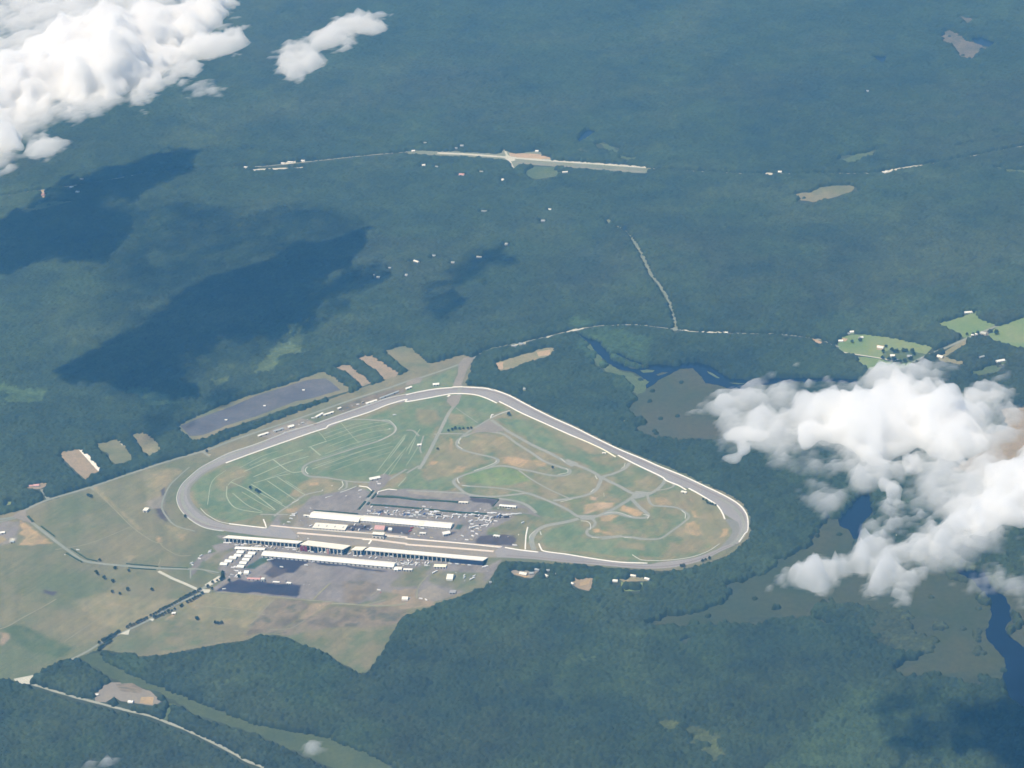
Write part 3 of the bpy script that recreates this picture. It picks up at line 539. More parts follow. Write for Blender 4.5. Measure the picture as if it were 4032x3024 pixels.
opening('river', 'V 815,245 870,290 940,340 975,400 1030,450 1080,500 1180,560 1320,590 1390,630 1455,670 1422,700 1430,728 1480,700 1560,640 1640,602 1720,560 1830,553 1900,620 1945,682 2050,702 2150,730 2230,752 | S 560,340 800,322 1010,312 1200,330 1200,295 1000,288 800,285 560,300 430,290 | V 2212,655 2150,630 2060,570 1990,530 1920,505 1800,495 1720,510 1690,535 1560,515 1440,520 1435,552 1290,555 1200,500 1130,470 1110,420 1060,370 1020,310 940,290 830,240', M_WATER, 3, size=12)
opening('river', 'V 1110,412 1200,422 1300,470 1400,515 1450,525 1390,522 1290,492 1200,445', M_WATER, 2, size=12)
opening('river', 'T 1600,-70 1700,-10 1780,40 1860,130 1920,230 1930,330 1910,410 1870,460 1880,520 1950,610 2040,700 2040,790 2020,900 2060,1020 2130,1080 2230,1130 2500,1250 2500,800 2230,620 2160,560 2070,500 2060,440 2110,350 2090,250 2060,180 2000,130 1940,60 1900,-10 1860,-60', M_WATER, 5, size=20)
opening('lake', 'S 1080,1150 1130,1090 1200,1010 1270,990 1300,1100 1230,1180 1215,1260 1180,1272 1140,1212 1090,1190', M_WATER, 3)
sheet('river_island', W('V 1370,572 1430,565 1500,572 1480,588 1400,592'), M_SCRUB, 1); sheet('river_island', W('V 1510,610 1560,590 1620,588 1590,602 1530,620'), M_MARSH, 1)
sheet('river_island', W('V 1950,575 2000,595 2070,640 2040,640 1970,600'), M_SCRUB, 1); sheet('river_island', W('V 905,272 960,285 940,292 905,288'), M_SCRUB, 1); sheet('river_island', W('V 2140,680 2212,680 | S 470,322 540,325 470,330'), M_SCRUB, 1)
# far highway, meadows, ponds
opening('highway_verge', 'J 190,182 240,165 600,180 860,192 890,160 935,180 1000,192 1120,168 1150,168 1180,205 1240,218 1245,238 1590,258 1938,286 1935,338 1700,325 1400,298 1000,268 975,315 945,300 920,245 600,215 200,200', M_HWY, 3)
sheet('highway', W('J 410,183 620,192 870,210 1130,230 1590,262 1938,288 1938,300 1590,275 1130,244 870,222 620,204 410,194'), M_PALE, 0); ribbon('highway', W('J 980,258 1400,290 1900,325'), 6, M_LOTB)
sheet('bare_patch', W('J 930,188 1120,195 1160,200 1240,222 1240,235 1000,222 930,212'), M_SAND, 3); sheet('bare_patch', W('J 888,158 900,162 925,205 975,228 975,245 945,250 970,303 958,304 932,250 895,226 905,205'), M_PALE, 1)
opening('meadow', 'J 1050,320 1090,290 1300,295 1320,330 1240,360 1120,380', M_SCRUB, 6, smooth=True); opening('meadow', 'J 1580,110 1690,140 1740,190 1830,215 1890,210 1850,235 1800,245 1700,210 1620,150', M_SCRUB, 6)
opening('pond', 'J 1415,95 1450,50 1500,12 1560,30 1510,70 1440,112', M_WATER, 3); opening('pond', 'M 1105,405 1220,405 1200,452 1140,445', M_WATER, 2)
opening('pond', 'M 1810,280 1900,268 2005,305 1960,342 1890,325', M_WATER, 3); M_QUAR = soil('quarry_ground', [(.09, .095, .07), (.13, .12, .09), (.17, .15, .11)], 90, 14, .2, seed=51)
opening('quarry', 'M 1590,275 1680,200 1730,230 1780,285 1900,330 1950,350 1820,430 1740,400 1640,300', M_QUAR, 8); opening('quarry', 'M 1755,120 1800,100 1840,140 1810,170 1770,170', M_QUAR, 4)
opening('meadow', 'M 510,1425 570,1385 650,1400 740,1360 870,1345 990,1345 960,1390 800,1440 680,1465 600,1455', M_OLIVE, 5); opening('meadow', 'M 880,1165 960,1130 1050,1100 1160,1100 1150,1125 1040,1140 980,1190 910,1190', M_SCRUB, 5); opening('meadow', 'M 2020,1215 2100,1208 2260,1230 2300,1290 2080,1245', M_SCRUB, 5)
opening('meadow', 'L 100,600 250,560 420,535 560,520 560,535 400,570 200,620', M_SCRUB, 5); opening('highway_verge', 'L 295,460 320,460 335,500 325,515 305,510 310,490', M_SAND, 2)
FT = W('J 1690,703 1740,735 1790,770 1822,803'); _z[0] = 0.5; ribbon('faint_forest_track', FT, 7, M_HWY); CLEAR.append((ribbon_poly(FT, 9), True, 0.4)); ribbon('dirt_track', W('J 1820,800 1870,880 1920,980 1970,1080 2030,1160 2080,1240 2110,1330 2130,1400 2138,1480'), 12, M_HWY, wob=0.5)
CLEAR.append((ribbon_poly(W('J 1815,795 1870,880 1920,980 1970,1080 2030,1160 2080,1240 2110,1330 2130,1400 2138,1485'), 17), 'x', 0.3))
opening('meadow', 'J 1615,655 1640,660 1690,700 1675,707 1640,690', M_HWY, 2)
# roads through the trees
_z[0] = 0.55; FR = W('B 560,40 | V 0,410 130,370 250,345 350,330 480,295 600,268 680,245 780,222 875,205 1000,185 1140,178 1350,175 1500,190 1690,215 1850,235 2140,245 | K 0,752 160,762 400,765 700,800 870,860')
ribbon('forest_road', FR, 7, M_ROAD); CLEAR.append((ribbon_poly(FR, 9), True, 0.4))
for s in ('V 670,252 680,240 780,215 880,200 880,212 790,232', 'V 550,285 600,262 610,268 570,290', 'V 245,355 375,325 375,345 260,365', 'V 1740,215 1855,224 1855,238 1740,228', 'V 1885,228 2145,236 2145,250 1885,244'):
    CLEAR.append((W(s), True, 0.6)); sheet('road_verge', W(s), M_PALE, 1)
HW = W('F -150,440 0,424 90,410 200,395 330,372 470,362 560,360 660,350 780,337 880,328'); ribbon('highway', HW, 9, M_ROAD); CLEAR.append((ribbon_poly(HW[:7], 12), 'h', 0.4)); CLEAR.append((ribbon_poly(HW[6:], 13), 'x', 0.4))
HW2 = W('J 1938,300 2212,318 | M 0,1252 200,1262 470,1262 800,1260 1180,1255 1300,1225 1480,1200 1750,1150 2212,1060 2400,1030'); ribbon('highway', HW2, 9, M_ROAD); CLEAR.append((ribbon_poly(HW2, 12), 'h', 0.4))
HW3 = W('M 1700,1075 1900,1030 2212,990 2400,960'); CLEAR.append((ribbon_poly(HW3, 14), False, 0.6))
for s in ('L 1770,290 1800,290 1800,300 1775,302', 'L 2040,258 2080,256 2150,245 2150,262 2050,275', 'L 2190,240 2212,240 2212,256 2190,256', 'M 335,1250 385,1250 385,1270 335,1272', 'M 1180,1240 1300,1218 1480,1190 1480,1200 1300,1232 1200,1262', 'L 1800,308 2212,290 2212,298 1850,320'):
    CLEAR.append((W(s), True, 0.6)); sheet('road_verge', W(s), M_PALE, 1)
SR = W('H 280,930 460,985 580,1022 700,1055 830,1087 960,1122 1040,1142 1150,1170 1300,1205 1450,1260 1600,1320 1750,1387 1900,1460 2050,1540 2150,1600 | F 575,1662 640,1710')
M_CTRY = soil('country_asphalt', [(.29, .31, .25), (.36, .37, .30)], 60, 7, .12)
ribbon('country_road', SR, 7.5, M_CTRY, wob=0.25)
for a, b in ((0, 4), (3, 8), (7, 16)):
    CLEAR.append((ribbon_poly(SR[a:b], 14), True, 0.3))
CLEAR.append((ribbon_poly(W('H 1500,1100 1470,1160 1450,1240'), 16), False, 0.6)); sheet('grass_track', ribbon_poly(W('H 1500,1100 1470,1160 1450,1240'), 18), M_SCRUB, 1)
# tone differences between stands of trees
for s, c, h in [('I 470,1290 560,1370 700,1430 740,1540 720,1640 520,1600 480,1540 600,1500 450,1420 380,1320', (.12, .145, .05), .45), ('I 200,1300 270,1270 340,1320 310,1350 220,1350', (.12, .145, .05), .5),
                ('E 1500,1370 1560,1310 1620,1340 1560,1350', (.10, .15, .06), .6), ('A 850,170 1000,30 1100,20 1060,90 900,180', (.12, .16, .055), .6), ('A 480,220 640,200 720,210 640,260 540,270', (.12, .16, .05), .6), ('A 1180,185 1250,180 1230,210', (.13, .14, .07), .4),
                ('L 2100,1560 2212,1450 2212,1659 2000,1659', (.12, .16, .055), .6), ('F 610,740 650,720 640,750 590,800 560,810', (.11, .15, .055), .7), ('F 270,840 330,850 400,880 300,880', (.07, .12, .055), .8),
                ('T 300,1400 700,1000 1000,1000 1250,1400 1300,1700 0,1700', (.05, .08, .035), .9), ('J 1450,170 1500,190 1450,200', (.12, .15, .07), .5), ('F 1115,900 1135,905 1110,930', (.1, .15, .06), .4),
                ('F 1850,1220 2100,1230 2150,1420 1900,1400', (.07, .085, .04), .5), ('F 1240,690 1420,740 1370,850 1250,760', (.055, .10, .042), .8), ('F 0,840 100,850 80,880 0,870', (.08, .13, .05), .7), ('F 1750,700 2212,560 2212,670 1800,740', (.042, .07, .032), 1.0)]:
    TINT.append((W(s), c, h))

# ------------------------------------------------------------------ the grounds as one sheet whose cover changes from place to place
COVER = {'olive_grass': (M_OLIVE, 1)}
def cover_cols(name):
    r = [n for n in bpy.data.materials[name].node_tree.nodes if n.type == 'VALTORGB'][0].color_ramp.elements
    return [np.array(e.color[:3]) for e in r]
def build_grounds(step=4.0):
    x0, y0 = MAINP.min(0)-10; x1, y1 = MAINP.max(0)+10; x0 = max(x0, -1500)
    gx, gy = np.meshgrid(np.arange(x0, x1, step), np.arange(y0, y1, step), indexing='ij')
    gx = gx+(rng.random(gx.shape)-.5)*step*.5; gy = gy+(rng.random(gy.shape)-.5)*step*.5
    def tint(name, x, y, sz=70.0, seed=0):
        cs = cover_cols(name); t = np.clip((fbm(x/sz, y/sz, 200+seed, 6, .6)-.3)/.4, 0, 1)*(len(cs)-1); i = np.minimum(t.astype(int), len(cs)-2); f = (t-i)[..., None]; A = np.array(cs); return A[i]*(1-f)+A[i+1]*f
    colr = tint('olive_grass', gx, gy, 170.0, 1)
    wx = gx+(fbm(gx/38, gy/38, 301, 5, .6)-.5)*26; wy = gy+(fbm(gx/38, gy/38, 302, 5, .6)-.5)*26
    wx2 = gx+(fbm(gx/16, gy/16, 303, 4, .6)-.5)*7; wy2 = gy+(fbm(gx/16, gy/16, 304, 4, .6)-.5)*7
    for k, (P, name, soft) in enumerate(PAINT):
        px0, py0 = P.min(0)-40; px1, py1 = P.max(0)+40
        i0 = max(0, int((px0-x0)/step)); i1 = int((px1-x0)/step)+2; j0 = max(0, int((py0-y0)/step)); j1 = int((py1-y0)/step)+2
        S_ = (slice(i0, i1), slice(j0, j1)); ax, ay = (wx[S_], wy[S_]) if soft > 4 else ((wx2[S_], wy2[S_]) if soft > 2.1 else (gx[S_], gy[S_]))
        if ax.size == 0: continue
        d = sdist(P, ax, ay); a = np.clip(d/soft*.5+.5, 0, 1); a = a*a*(3-2*a)
        if soft > 5: a = a*(.72+.28*np.clip((fbm(ax/22, ay/22, 400+k, 4)-.35)*5, 0, 1))
        colr[S_] = colr[S_]*(1-a[..., None])+tint(name, gx[S_], gy[S_], 45.0, k)*a[..., None]
    # worn streaks and blotches that grass fields show from the air
    s1 = fbm((gx*.9+gy*.45)/14, (gy*.9-gx*.45)/140, 501, 4, .6)-.5; s2 = fbm(gx/9, gy/9, 502, 3)-.5
    s3 = fbm((gx*.95-gy*.31)/7, (gy*.95+gx*.31)/110, 503, 3, .6)-.5; colr *= .96; colr *= (1+.26*s1+.2*s2+.26*s3)[..., None]
    n0, n1 = gx.shape; ids = np.arange(n0*n1).reshape(n0, n1); Q = np.stack([ids[:-1, :-1], ids[1:, :-1], ids[1:, 1:], ids[:-1, 1:]], -1).reshape(-1, 4)
    ins = inpoly(MAINP, gx, gy).ravel(); Q = Q[ins[Q].any(1)]; used = np.unique(Q); rm = np.full(n0*n1, -1); rm[used] = np.arange(len(used)); Q = rm[Q]
    me = mesh_np('grass_field', np.c_[gx.ravel()[used], gy.ravel()[used], np.full(len(used), .06)], Q)
    at = me.color_attributes.new('cover', 'FLOAT_COLOR', 'POINT'); at.data.foreach_set('color', np.c_[colr.reshape(-1, 3)[used], np.ones(len(used))].astype(np.float32).ravel())
    m, t, b = new_mat('ground_cover'); a = t.nodes.new('ShaderNodeAttribute'); a.attribute_name = 'cover'
    nz = t.nodes.new('ShaderNodeTexNoise'); nz.inputs['Scale'].default_value = .25; nz.inputs['Detail'].default_value = 5; tc = t.nodes.new('ShaderNodeTexCoord'); t.links.new(tc.outputs['Object'], nz.inputs['Vector'])
    mr = t.nodes.new('ShaderNodeMapRange'); mr.inputs['From Min'].default_value = .3; mr.inputs['From Max'].default_value = .7; mr.inputs['To Min'].default_value = .88; mr.inputs['To Max'].default_value = 1.12; t.links.new(nz.outputs['Fac'], mr.inputs['Value'])
    v = t.nodes.new('ShaderNodeVectorMath'); v.operation = 'SCALE'; t.links.new(a.outputs['Color'], v.inputs[0]); t.links.new(mr.outputs['Result'], v.inputs['Scale']); t.links.new(v.outputs['Vector'], b.inputs['Base Color']); b.inputs['Roughness'].default_value = 1.0; b.inputs['Specular IOR Level'].default_value = .1
    tag(link('grass_field', me, m), kind='structure')
build_grounds()

# houses stand in small gaps of the wood
HOUSE_GAPS = 'H:1140,1090:16:11 H:845,1028:10:8 E:1020,580:26:14 E:1092,575:14:10 E:1140,545:16:9 E:1235,550:12:8 E:1222,598:14:8 E:1308,582:7:6 E:1448,665:12:8 E:1820,642:16:12 E:2098,625:18:10 E:1975,597:20:9 Q:2150,905:10:7 K:882,820:18:12 K:1028,797:18:12 K:962,755:16:12 K:942,767:10:8 K:1172,868:26:16 K:1258,928:18:14 K:1381,932:18:14 K:1280,960:30:10 K:1810,613:34:12 K:1605,935:24:16 K:1905,936:22:9 K:2040,965:34:14 K:1920,765:24:14 K:1838,778:10:8 K:1867,772:10:8 K:55,760:10:8 J:235,178:22:14 J:588,140:22:16 J:547,158:16:12 J:322,118:18:10 J:310,282:20:18 J:405,292:18:12 J:587,350:34:18 J:730,328:22:10 J:885,388:14:18 J:1336,332:34:12 J:1133,180:20:16 J:1227,603:16:12 J:1178,685:22:16 J:750,615:34:8 J:912,855:16:20 J:714,948:30:12 J:523,988:20:14 J:258,980:40:12 J:385,938:18:12 J:186,1080:14:20 J:65,1027:14:10 R:2060,1512:18:14 R:2036,1500:12:10 L:520,440:24:14 L:565,475:24:16 L:595,382:22:12 L:315,497:20:20 L:2055,268:24:12 L:2110,259:40:10 L:2200,249:24:12 L:1785,296:20:10 M:440,1252:22:16 M:1200,1255:30:14 M:1077,665:16:14 V:365,740:10:12 V:275,365:18:10 V:340,345:20:9 G:320,695:22:14 G:272,700:14:10'
for q in HOUSE_GAPS.split():
    vw, xy, w_, d_ = q.split(':'); w_ = float(w_); d_ = float(d_); P = W(vw+' '+xy)[0]
    CLEAR.append((np.array([[P[0]-w_*.65, P[1]-d_*.8], [P[0]+w_*.65, P[1]-d_*.8], [P[0]+w_*.65, P[1]+d_*.7], [P[0]-w_*.65, P[1]+d_*.7]]), True, 0.3))

# ------------------------------------------------------------------ the forest: one crown per tree on a jittered lattice
CS = 7.6
def uv_of(x, y): return (x-CX)*rt[0]+(y-CY)*rt[1], (x-CX)*fw[0]+(y-CY)*fw[1]
VN, VF, HW_ = 3700.0, 14500.0, 0.43
rows = []; v = VN
while v < VF:
    rows.append(v); v += max(3.3, v/1500.0)
rows = np.array(rows); nc = 1120
cu = np.linspace(-HW_, HW_, nc)
Vv = np.repeat(rows[:, None], nc, 1); Uu = cu[None, :]*rows[:, None]
# shake the lattice a little so no rows show
sx = rows[:, None]*2*HW_/nc
Uu = Uu + (rng.random(Uu.shape)-0.5)*sx*0.6; Vv = Vv + (rng.random(Vv.shape)-0.5)*np.gradient(rows)[:, None]*0.6
X = CX + Uu*rt[0] + Vv*fw[0]; Y = CY + Uu*rt[1] + Vv*fw[1]
ix0 = int(X.min()/CS)-3; iy0 = int(Y.min()/CS)-3; nx = int(X.max()/CS)+4-ix0; ny = int(Y.max()/CS)+4-iy0
gi, gj = np.meshgrid(np.arange(nx), np.arange(ny), indexing='ij')
tx = (gi+ix0+0.5+(_hash(gi, gj, 1)-0.5)*0.85)*CS; ty = (gj+iy0+0.5+(_hash(gi, gj, 2)-0.5)*0.85)*CS
ex = np.ones(tx.shape, bool)
uu, vv = uv_of(tx, ty)
near = (vv > VN-60) & (vv < VF+60) & (np.abs(uu) < HW_*vv+80)
ex &= near
T1x, T1y = tx[near], ty[near]
hit = np.zeros(T1x.shape, bool); shrub = hit.copy(); H1 = _hash(gi, gj, 11)[near]
jx = (fbm(T1x/30, T1y/30, 3, 2)-0.5)*10; jy = (fbm(T1x/30, T1y/30, 4, 2)-0.5)*10
Jx = (fbm(T1x/70, T1y/70, 13, 4)-0.5)*20; Jy = (fbm(T1x/70, T1y/70, 14, 4)-0.5)*20
for P, far, jit in CLEAR:
    ax, ay, j_ = (jx, jy, 0.45*jit) if jit < 2 else (Jx, Jy, jit)
    for k in ((0.0, 7.0, 14.0) if far == 'h' else (0.0, 7.0, 14.0, 21.0, 28.0, 35.0) if far == 'x' else (0.0, 7.0, 14.0, 21.0) if far else (0.0,)):
        in_ = inpoly(P, T1x+fw[0]*k+ax*j_, T1y+fw[1]*k+ay*j_)
        hit |= in_ if jit < 2 else (in_ & (H1 < 0.996))
        if jit >= 2: shrub |= in_ & ~(H1 < 0.996)
tmp = np.zeros(tx.shape, bool); tmp[near] = hit; ex &= ~tmp
th = 13.0 + 9.0*(fbm(tx/42, ty/42, 8, 3)-.5) + 5.0*(_hash(gi, gj, 3)-0.5)*1.6 + 3.0*(fbm(tx/160, ty/160, 9, 3)-0.5)*2
_s = np.zeros(tx.shape, bool); _s[near] = shrub; th = np.where(_s & ex, th*.45, th)
tr = CS*(0.58+0.26*_hash(gi, gj, 4))
# crown colours: region tone, stand tone, single-tree tone
big = fbm(tx/900, ty/900, 21, 4); med = fbm(tx/170, ty/170, 22, 4); one = _hash(gi, gj, 5)
base = np.stack([np.full(tx.shape, .033), np.full(tx.shape, .053), np.full(tx.shape, .022)], -1)
brown = np.array([.044, .054, .030]); lush = np.array([.040, .066, .026]); dark = np.array([.020, .037, .025])
clump = fbm(tx/48, ty/48, 23, 4); wide = fbm(tx/420, ty/420, 24, 4)
def lerp(a, b, t): return a*(1-t[..., None])+b*t[..., None]
c = lerp(base, brown, np.clip((big-0.5)*2.4, 0, 0.55)); c = lerp(c, lush, np.clip((med-0.55)*3.4, 0, 0.6)); c = lerp(c, dark, np.clip((0.43-med)*3.2, 0, 0.55))
for P, col, hf in TINT:
    m_ = inpoly(P, tx+(fbm(tx/45, ty/45, 33, 3)-0.5)*70, ty+(fbm(tx/45, ty/45, 34, 3)-0.5)*70)
    c[m_] = c[m_]*0.35+np.array(col)*0.65; th[m_] *= hf
c = lerp(c, np.array([.052, .070, .031]), np.clip((wide-.56)*3.0, 0, .45))
c *= (0.80+0.40*one)[..., None]*(1+.75*(clump-.5))[..., None]*(1+.4*(wide-.5))[..., None]
c = np.where((_hash(gi, gj, 6) > 0.985)[..., None], c*1.3, c); c = np.where((_hash(gi, gj, 7) > 0.975)[..., None], c*0.65, c)
Xf = X.ravel(); Yf = Y.ravel(); Z = np.full(Xf.shape, -2.0); best = np.full(Xf.shape, 1e9); bc = np.zeros((Xf.size, 3), np.float32)
ci = np.floor(Xf/CS).astype(int)-ix0; cj = np.floor(Yf/CS).astype(int)-iy0
near_tree = np.zeros(Xf.shape, bool)
for a in (-1, 0, 1):
    for b in (-1, 0, 1):
        i = ci+a; j = cj+b; e_ = ex[i, j]; d = np.hypot(Xf-tx[i, j], Yf-ty[i, j]); r = tr[i, j]; h = th[i, j]
        dome = h*(1-0.40*np.minimum(d/r, 1.3)**2)
        dome = np.where(e_ & (d < r*1.25), dome, -2.0)
        up = dome > Z
        Z = np.where(up, dome, Z); bc[up] = c[i, j][up]
        near_tree |= e_ & (d < CS*0.85)
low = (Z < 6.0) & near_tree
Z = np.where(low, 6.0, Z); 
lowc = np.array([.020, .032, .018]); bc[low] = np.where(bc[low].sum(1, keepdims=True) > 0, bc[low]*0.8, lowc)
Z += np.where(Z > 0, (rng.random(Z.shape)-0.5)*1.5, 0)
nr = len(rows); id_ = np.arange(nr*nc).reshape(nr, nc)
F = np.stack([id_[:-1, :-1], id_[:-1, 1:], id_[1:, 1:], id_[1:, :-1]], -1).reshape(-1, 4)
F = F[(Z[F] > 0).any(1)]
used = np.unique(F); remap = np.full(nr*nc, -1, np.int32); remap[used] = np.arange(len(used)); F = remap[F]
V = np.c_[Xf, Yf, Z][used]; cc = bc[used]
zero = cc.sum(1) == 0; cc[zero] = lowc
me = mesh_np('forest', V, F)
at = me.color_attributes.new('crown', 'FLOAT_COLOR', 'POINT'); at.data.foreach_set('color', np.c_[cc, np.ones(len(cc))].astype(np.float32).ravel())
mf, tf, bf = new_mat('leaf_canopy'); av = tf.nodes.new('ShaderNodeAttribute'); av.attribute_name = 'crown'
nz = tf.nodes.new('ShaderNodeTexNoise'); nz.inputs['Scale'].default_value = 0.45; nz.inputs['Detail'].default_value = 4
tcf = tf.nodes.new('ShaderNodeTexCoord'); tf.links.new(tcf.outputs['Object'], nz.inputs['Vector'])
mrf = tf.nodes.new('ShaderNodeMapRange'); mrf.inputs['From Min'].default_value = .3; mrf.inputs['From Max'].default_value = .7; mrf.inputs['To Min'].default_value = .8; mrf.inputs['To Max'].default_value = 1.2
tf.links.new(nz.outputs['Fac'], mrf.inputs['Value'])
vm = tf.nodes.new('ShaderNodeVectorMath'); vm.operation = 'SCALE'; tf.links.new(av.outputs['Color'], vm.inputs[0]); tf.links.new(mrf.outputs['Result'], vm.inputs['Scale'])
tf.links.new(vm.outputs['Vector'], bf.inputs['Base Color']); bf.inputs['Roughness'].default_value = 0.9; bf.inputs['Specular IOR Level'].default_value = 0.15
fo = link('forest', me, mf); tag(fo, 'dense green forest covering the land around the speedway', None, None, 'stuff')

# ------------------------------------------------------------------ built things
m_white = flat('white_metal', (.80, .80, .74), .55); m_seat = flat('bleacher_aluminium', (.84, .82, .74), .5); m_cream = flat('cream_roof', (.82, .79, .68), .6)
m_wallw = flat('white_siding', (.68, .67, .62)); m_grey = flat('grey_steel', (.36, .38, .40)); m_dark = flat('dark_steel_and_shade', (.035, .035, .045)); m_navy = flat('navy_panel', (.03, .045, .10))
m_red = flat('red_canvas', (.26, .05, .08)); m_pinkr = flat('pink_canopy', (.58, .34, .32)); m_conc = flat('concrete_wall', (.80, .79, .73)); m_concd = flat('old_concrete', (.50, .52, .47))
m_yel = flat('yellow_roof', (.80, .78, .62)); m_glass = flat('dark_glass', (.02, .025, .03), .15); m_tyre = flat('tyre_rubber', (.03, .03, .03)); m_roofd = flat('dark_shingle', (.12, .11, .11)); m_roofg = flat('grey_shingle', (.34, .34, .34))
m_brown = flat('brown_roof', (.30, .20, .15)); m_pale = flat('pale_blue_roof', (.36, .40, .41)); m_leafy = soil('hedge_leaves', [(.03, .055, .03), (.05, .085, .04)], 12, 2, .3); m_bark = flat('bark', (.12, .09, .06))

def barrier(s, w, h, m, label, name='retaining_wall', cat='wall', group=None, smooth=True): return wall_line(name, W(s), w, h, m, label, cat, group, smooth)
barrier('A 640,937 900,842 1100,772 1300,702 1450,652 1515,634', 4.3, 1.7, m_conc, 'white concrete wall along the inside of the short upper left straight')
barrier('A 1515,632 1550,603 1700,555 1900,490 2050,430 2212,383 | B 0,403 170,375 300,350 400,334 500,333 600,343 690,370 790,415', 4.3, 1.7, m_conc, 'long white wall inside the top turn beside the tunnel road')
barrier('B 810,402 900,447 1000,500 1200,590 1400,680 1500,722', 4.3, 1.7, m_conc, 'white wall inside the long right hand straight, upper stretch')
barrier('B 1500,722 1600,765 1720,822 1822,884', 4.3, 1.7, m_yel, 'cream coloured wall inside the long straight with a small marshal post at its lower end')
barrier('B 1845,870 2000,950 2212,1050 | C 500,1092 600,1132 668,1172', 4.3, 1.7, m_conc, 'white wall inside the long straight, lower stretch before the right turn')
barrier('C 690,1158 760,1195 850,1248 930,1300 965,1340 990,1385 1005,1425', 4.4, 1.7, m_conc, 'curving white wall inside the entry of the right turn')
barrier('B 0,343 100,320 250,293 380,282 490,276 600,280 700,288 760,305 | V 80,738 150,760 250,800 400,880 600,980 800,1070 1000,1170 1200,1265 1400,1347 | C 430,965 640,1050 800,1125 960,1200 1080,1265 1150,1320 1195,1388 1208,1460 1203,1530 | S 515,1240 480,1290', 3.7, 2.0, m_conc, 'long white outer wall round the top turn, long straight and right turn')
barrier('B 0,346 | A 2212,338 2050,372 1850,440 1600,528 1400,600 1200,658 1000,735 850,790 700,838 600,880', 2.8, 1.5, m_concd, 'grey outer wall of the upper left straight beside the parking strip')
barrier('A 600,882 520,922 420,978 330,1052 260,1122 220,1200 215,1270 250,1350 330,1430 430,1490 520,1516 625,1530', 2.8, 1.5, m_concd, 'pale outer wall curving round the left turn')
barrier('A 420,1330 460,1375 500,1402 580,1445 680,1468', 2.0, 1.0, m_concd, 'thin pale wall on the inside exit of the left turn')
barrier('A 670,1466 850,1487 995,1503', 4.0, 1.3, m_conc, 'white wall along the inside of the front straight near the left turn')
barrier('A 995,1503 985,1470 968,1428', 4.0, 1.3, m_conc, 'short white wall jutting into the infield from the front straight', smooth=False)
barrier('E 860,345 1000,368 1150,385', 4.4, 1.3, m_conc, 'white wall on the inside of the front straight past the pit exit')
barrier('E 1057,168 1042,250 1036,362', 4.0, 1.3, m_conc, 'white wall running up into the infield left of the road course bend')
barrier('E 1155,312 1172,350 1205,378 1400,405 1600,438 1850,472 2100,482', 4.0, 1.3, m_conc, 'long pale wall inside the front straight before the right turn')
barrier('E 1968,408 2010,435 2060,455 2212,460', 2.2, 1.0, m_concd, 'pale curving wall on the grass inside the lower right turn')
barrier('S 0,1402 100,1395 200,1378 290,1345 360,1300', 2.0, 1.0, m_concd, 'pale wall at the inner edge of the lower right turn')
barrier('N 1167,152 1310,170 1350,200 1395,240', 2.8, 1.6, m_conc, 'white angled wall left of the infield tunnel hedge', smooth=False)
barrier('N 1487,292 1502,250 1600,225 1680,206 1830,221', 2.8, 1.6, m_conc, 'white angled wall right of the infield tunnel hedge', smooth=False)
barrier('N 590,350 700,318', 2.0, 1.2, m_concd, 'short pale wall left end of the paddock edge'); barrier('N 840,262 980,215 1120,156', 2.4, 1.3, m_concd, 'pale slanting wall along the upper edge of the paddock')
barrier('N 0,442 60,420 118,388', 2.2, 1.0, m_concd, 'small pale wall beside the left infield lane'); barrier('P 1065,0 1085,50 1105,105', 2.0, 1.2, m_conc, 'white gate wall at the front straight crossover')
barrier('N 0,868 300,895 700,940 1390,985', 1.6, 1.3, m_concd, 'pit wall between the paddock garages and pit road'); barrier('N 1600,1020 2212,1080 | O 800,1130 1640,1225', 1.6, 1.3, m_conc, 'pit wall right of the control tower')
kl = ['at the upper hairpin', 'below the upper hairpin', 'beside the middle loop', 'on the left middle hairpin', 'under the left middle hairpin', 'on the right middle hairpin', 'above the right middle hairpin', 'left of the road junction',
      'below the road junction', 'on the lower sweep', 'at the link from the long straight', 'round the left loop end', 'on the left infield bend', 'on the small bend above the paddock', 'at the far right corner of the twisting course', 'on the twisting course tail',
      'on the bend by the front wall', 'inside the lower left bend', 'above the bend of the twisting course', 'beside the lower twisting course', 'on the right twisting bend', 'at the lower straight of the course', 'on the link road below the long straight', 'on the pale kerb by the tree strip']
for k, (s, w) in enumerate([('B 475,718 458,745 460,770', 3), ('B 445,785 488,812', 2.5), ('B 782,912 775,930 700,965 590,1002', 2.6), ('B 447,1068 448,1090 462,1112', 3), ('B 490,1132 555,1140', 2.5), ('B 1388,982 1408,1000 1395,1022 1320,1036', 2.2),
                 ('B 1345,895 1385,932', 2.5), ('B 1645,1045 1662,1075', 3), ('B 1605,1190 1638,1160', 3), ('B 1340,1275 1450,1250', 2), ('B 1905,935 1898,965 1870,985', 2.2), ('A 2000,562 2060,565 2108,605 2122,640 2095,680 1970,742', 2.2),
                 ('A 1350,968 1333,990 1335,1010 1358,1032', 3), ('A 1652,1095 1660,1130 1622,1168', 3), ('B 2065,1385 2110,1395 2100,1420', 3), ('E 1520,112 1580,120 1605,150 1600,190', 2.4), ('E 1165,205 1175,235', 3), ('E 1118,200 1080,235 1070,265', 2.4),
                 ('B 1725,1375 1810,1362 1880,1375 1960,1405', 2.2), ('E 1610,255 1675,262', 2.2), ('C 630,1350 660,1380 658,1420', 2.6), ('E 1895,258 1965,262', 2.2), ('B 1720,1195 1722,1230', 1), ('B 740,540 860,490 905,478', 2.5)]):
    barrier(s, w, 0.35, m_concd, 'pale kerb of the infield road course ' + kl[k], 'kerb', 'kerb')
barrier('B 735,545 745,520 760,518', 4, 2.5, m_wallw, 'small white marshal hut block beside the infield slip road')

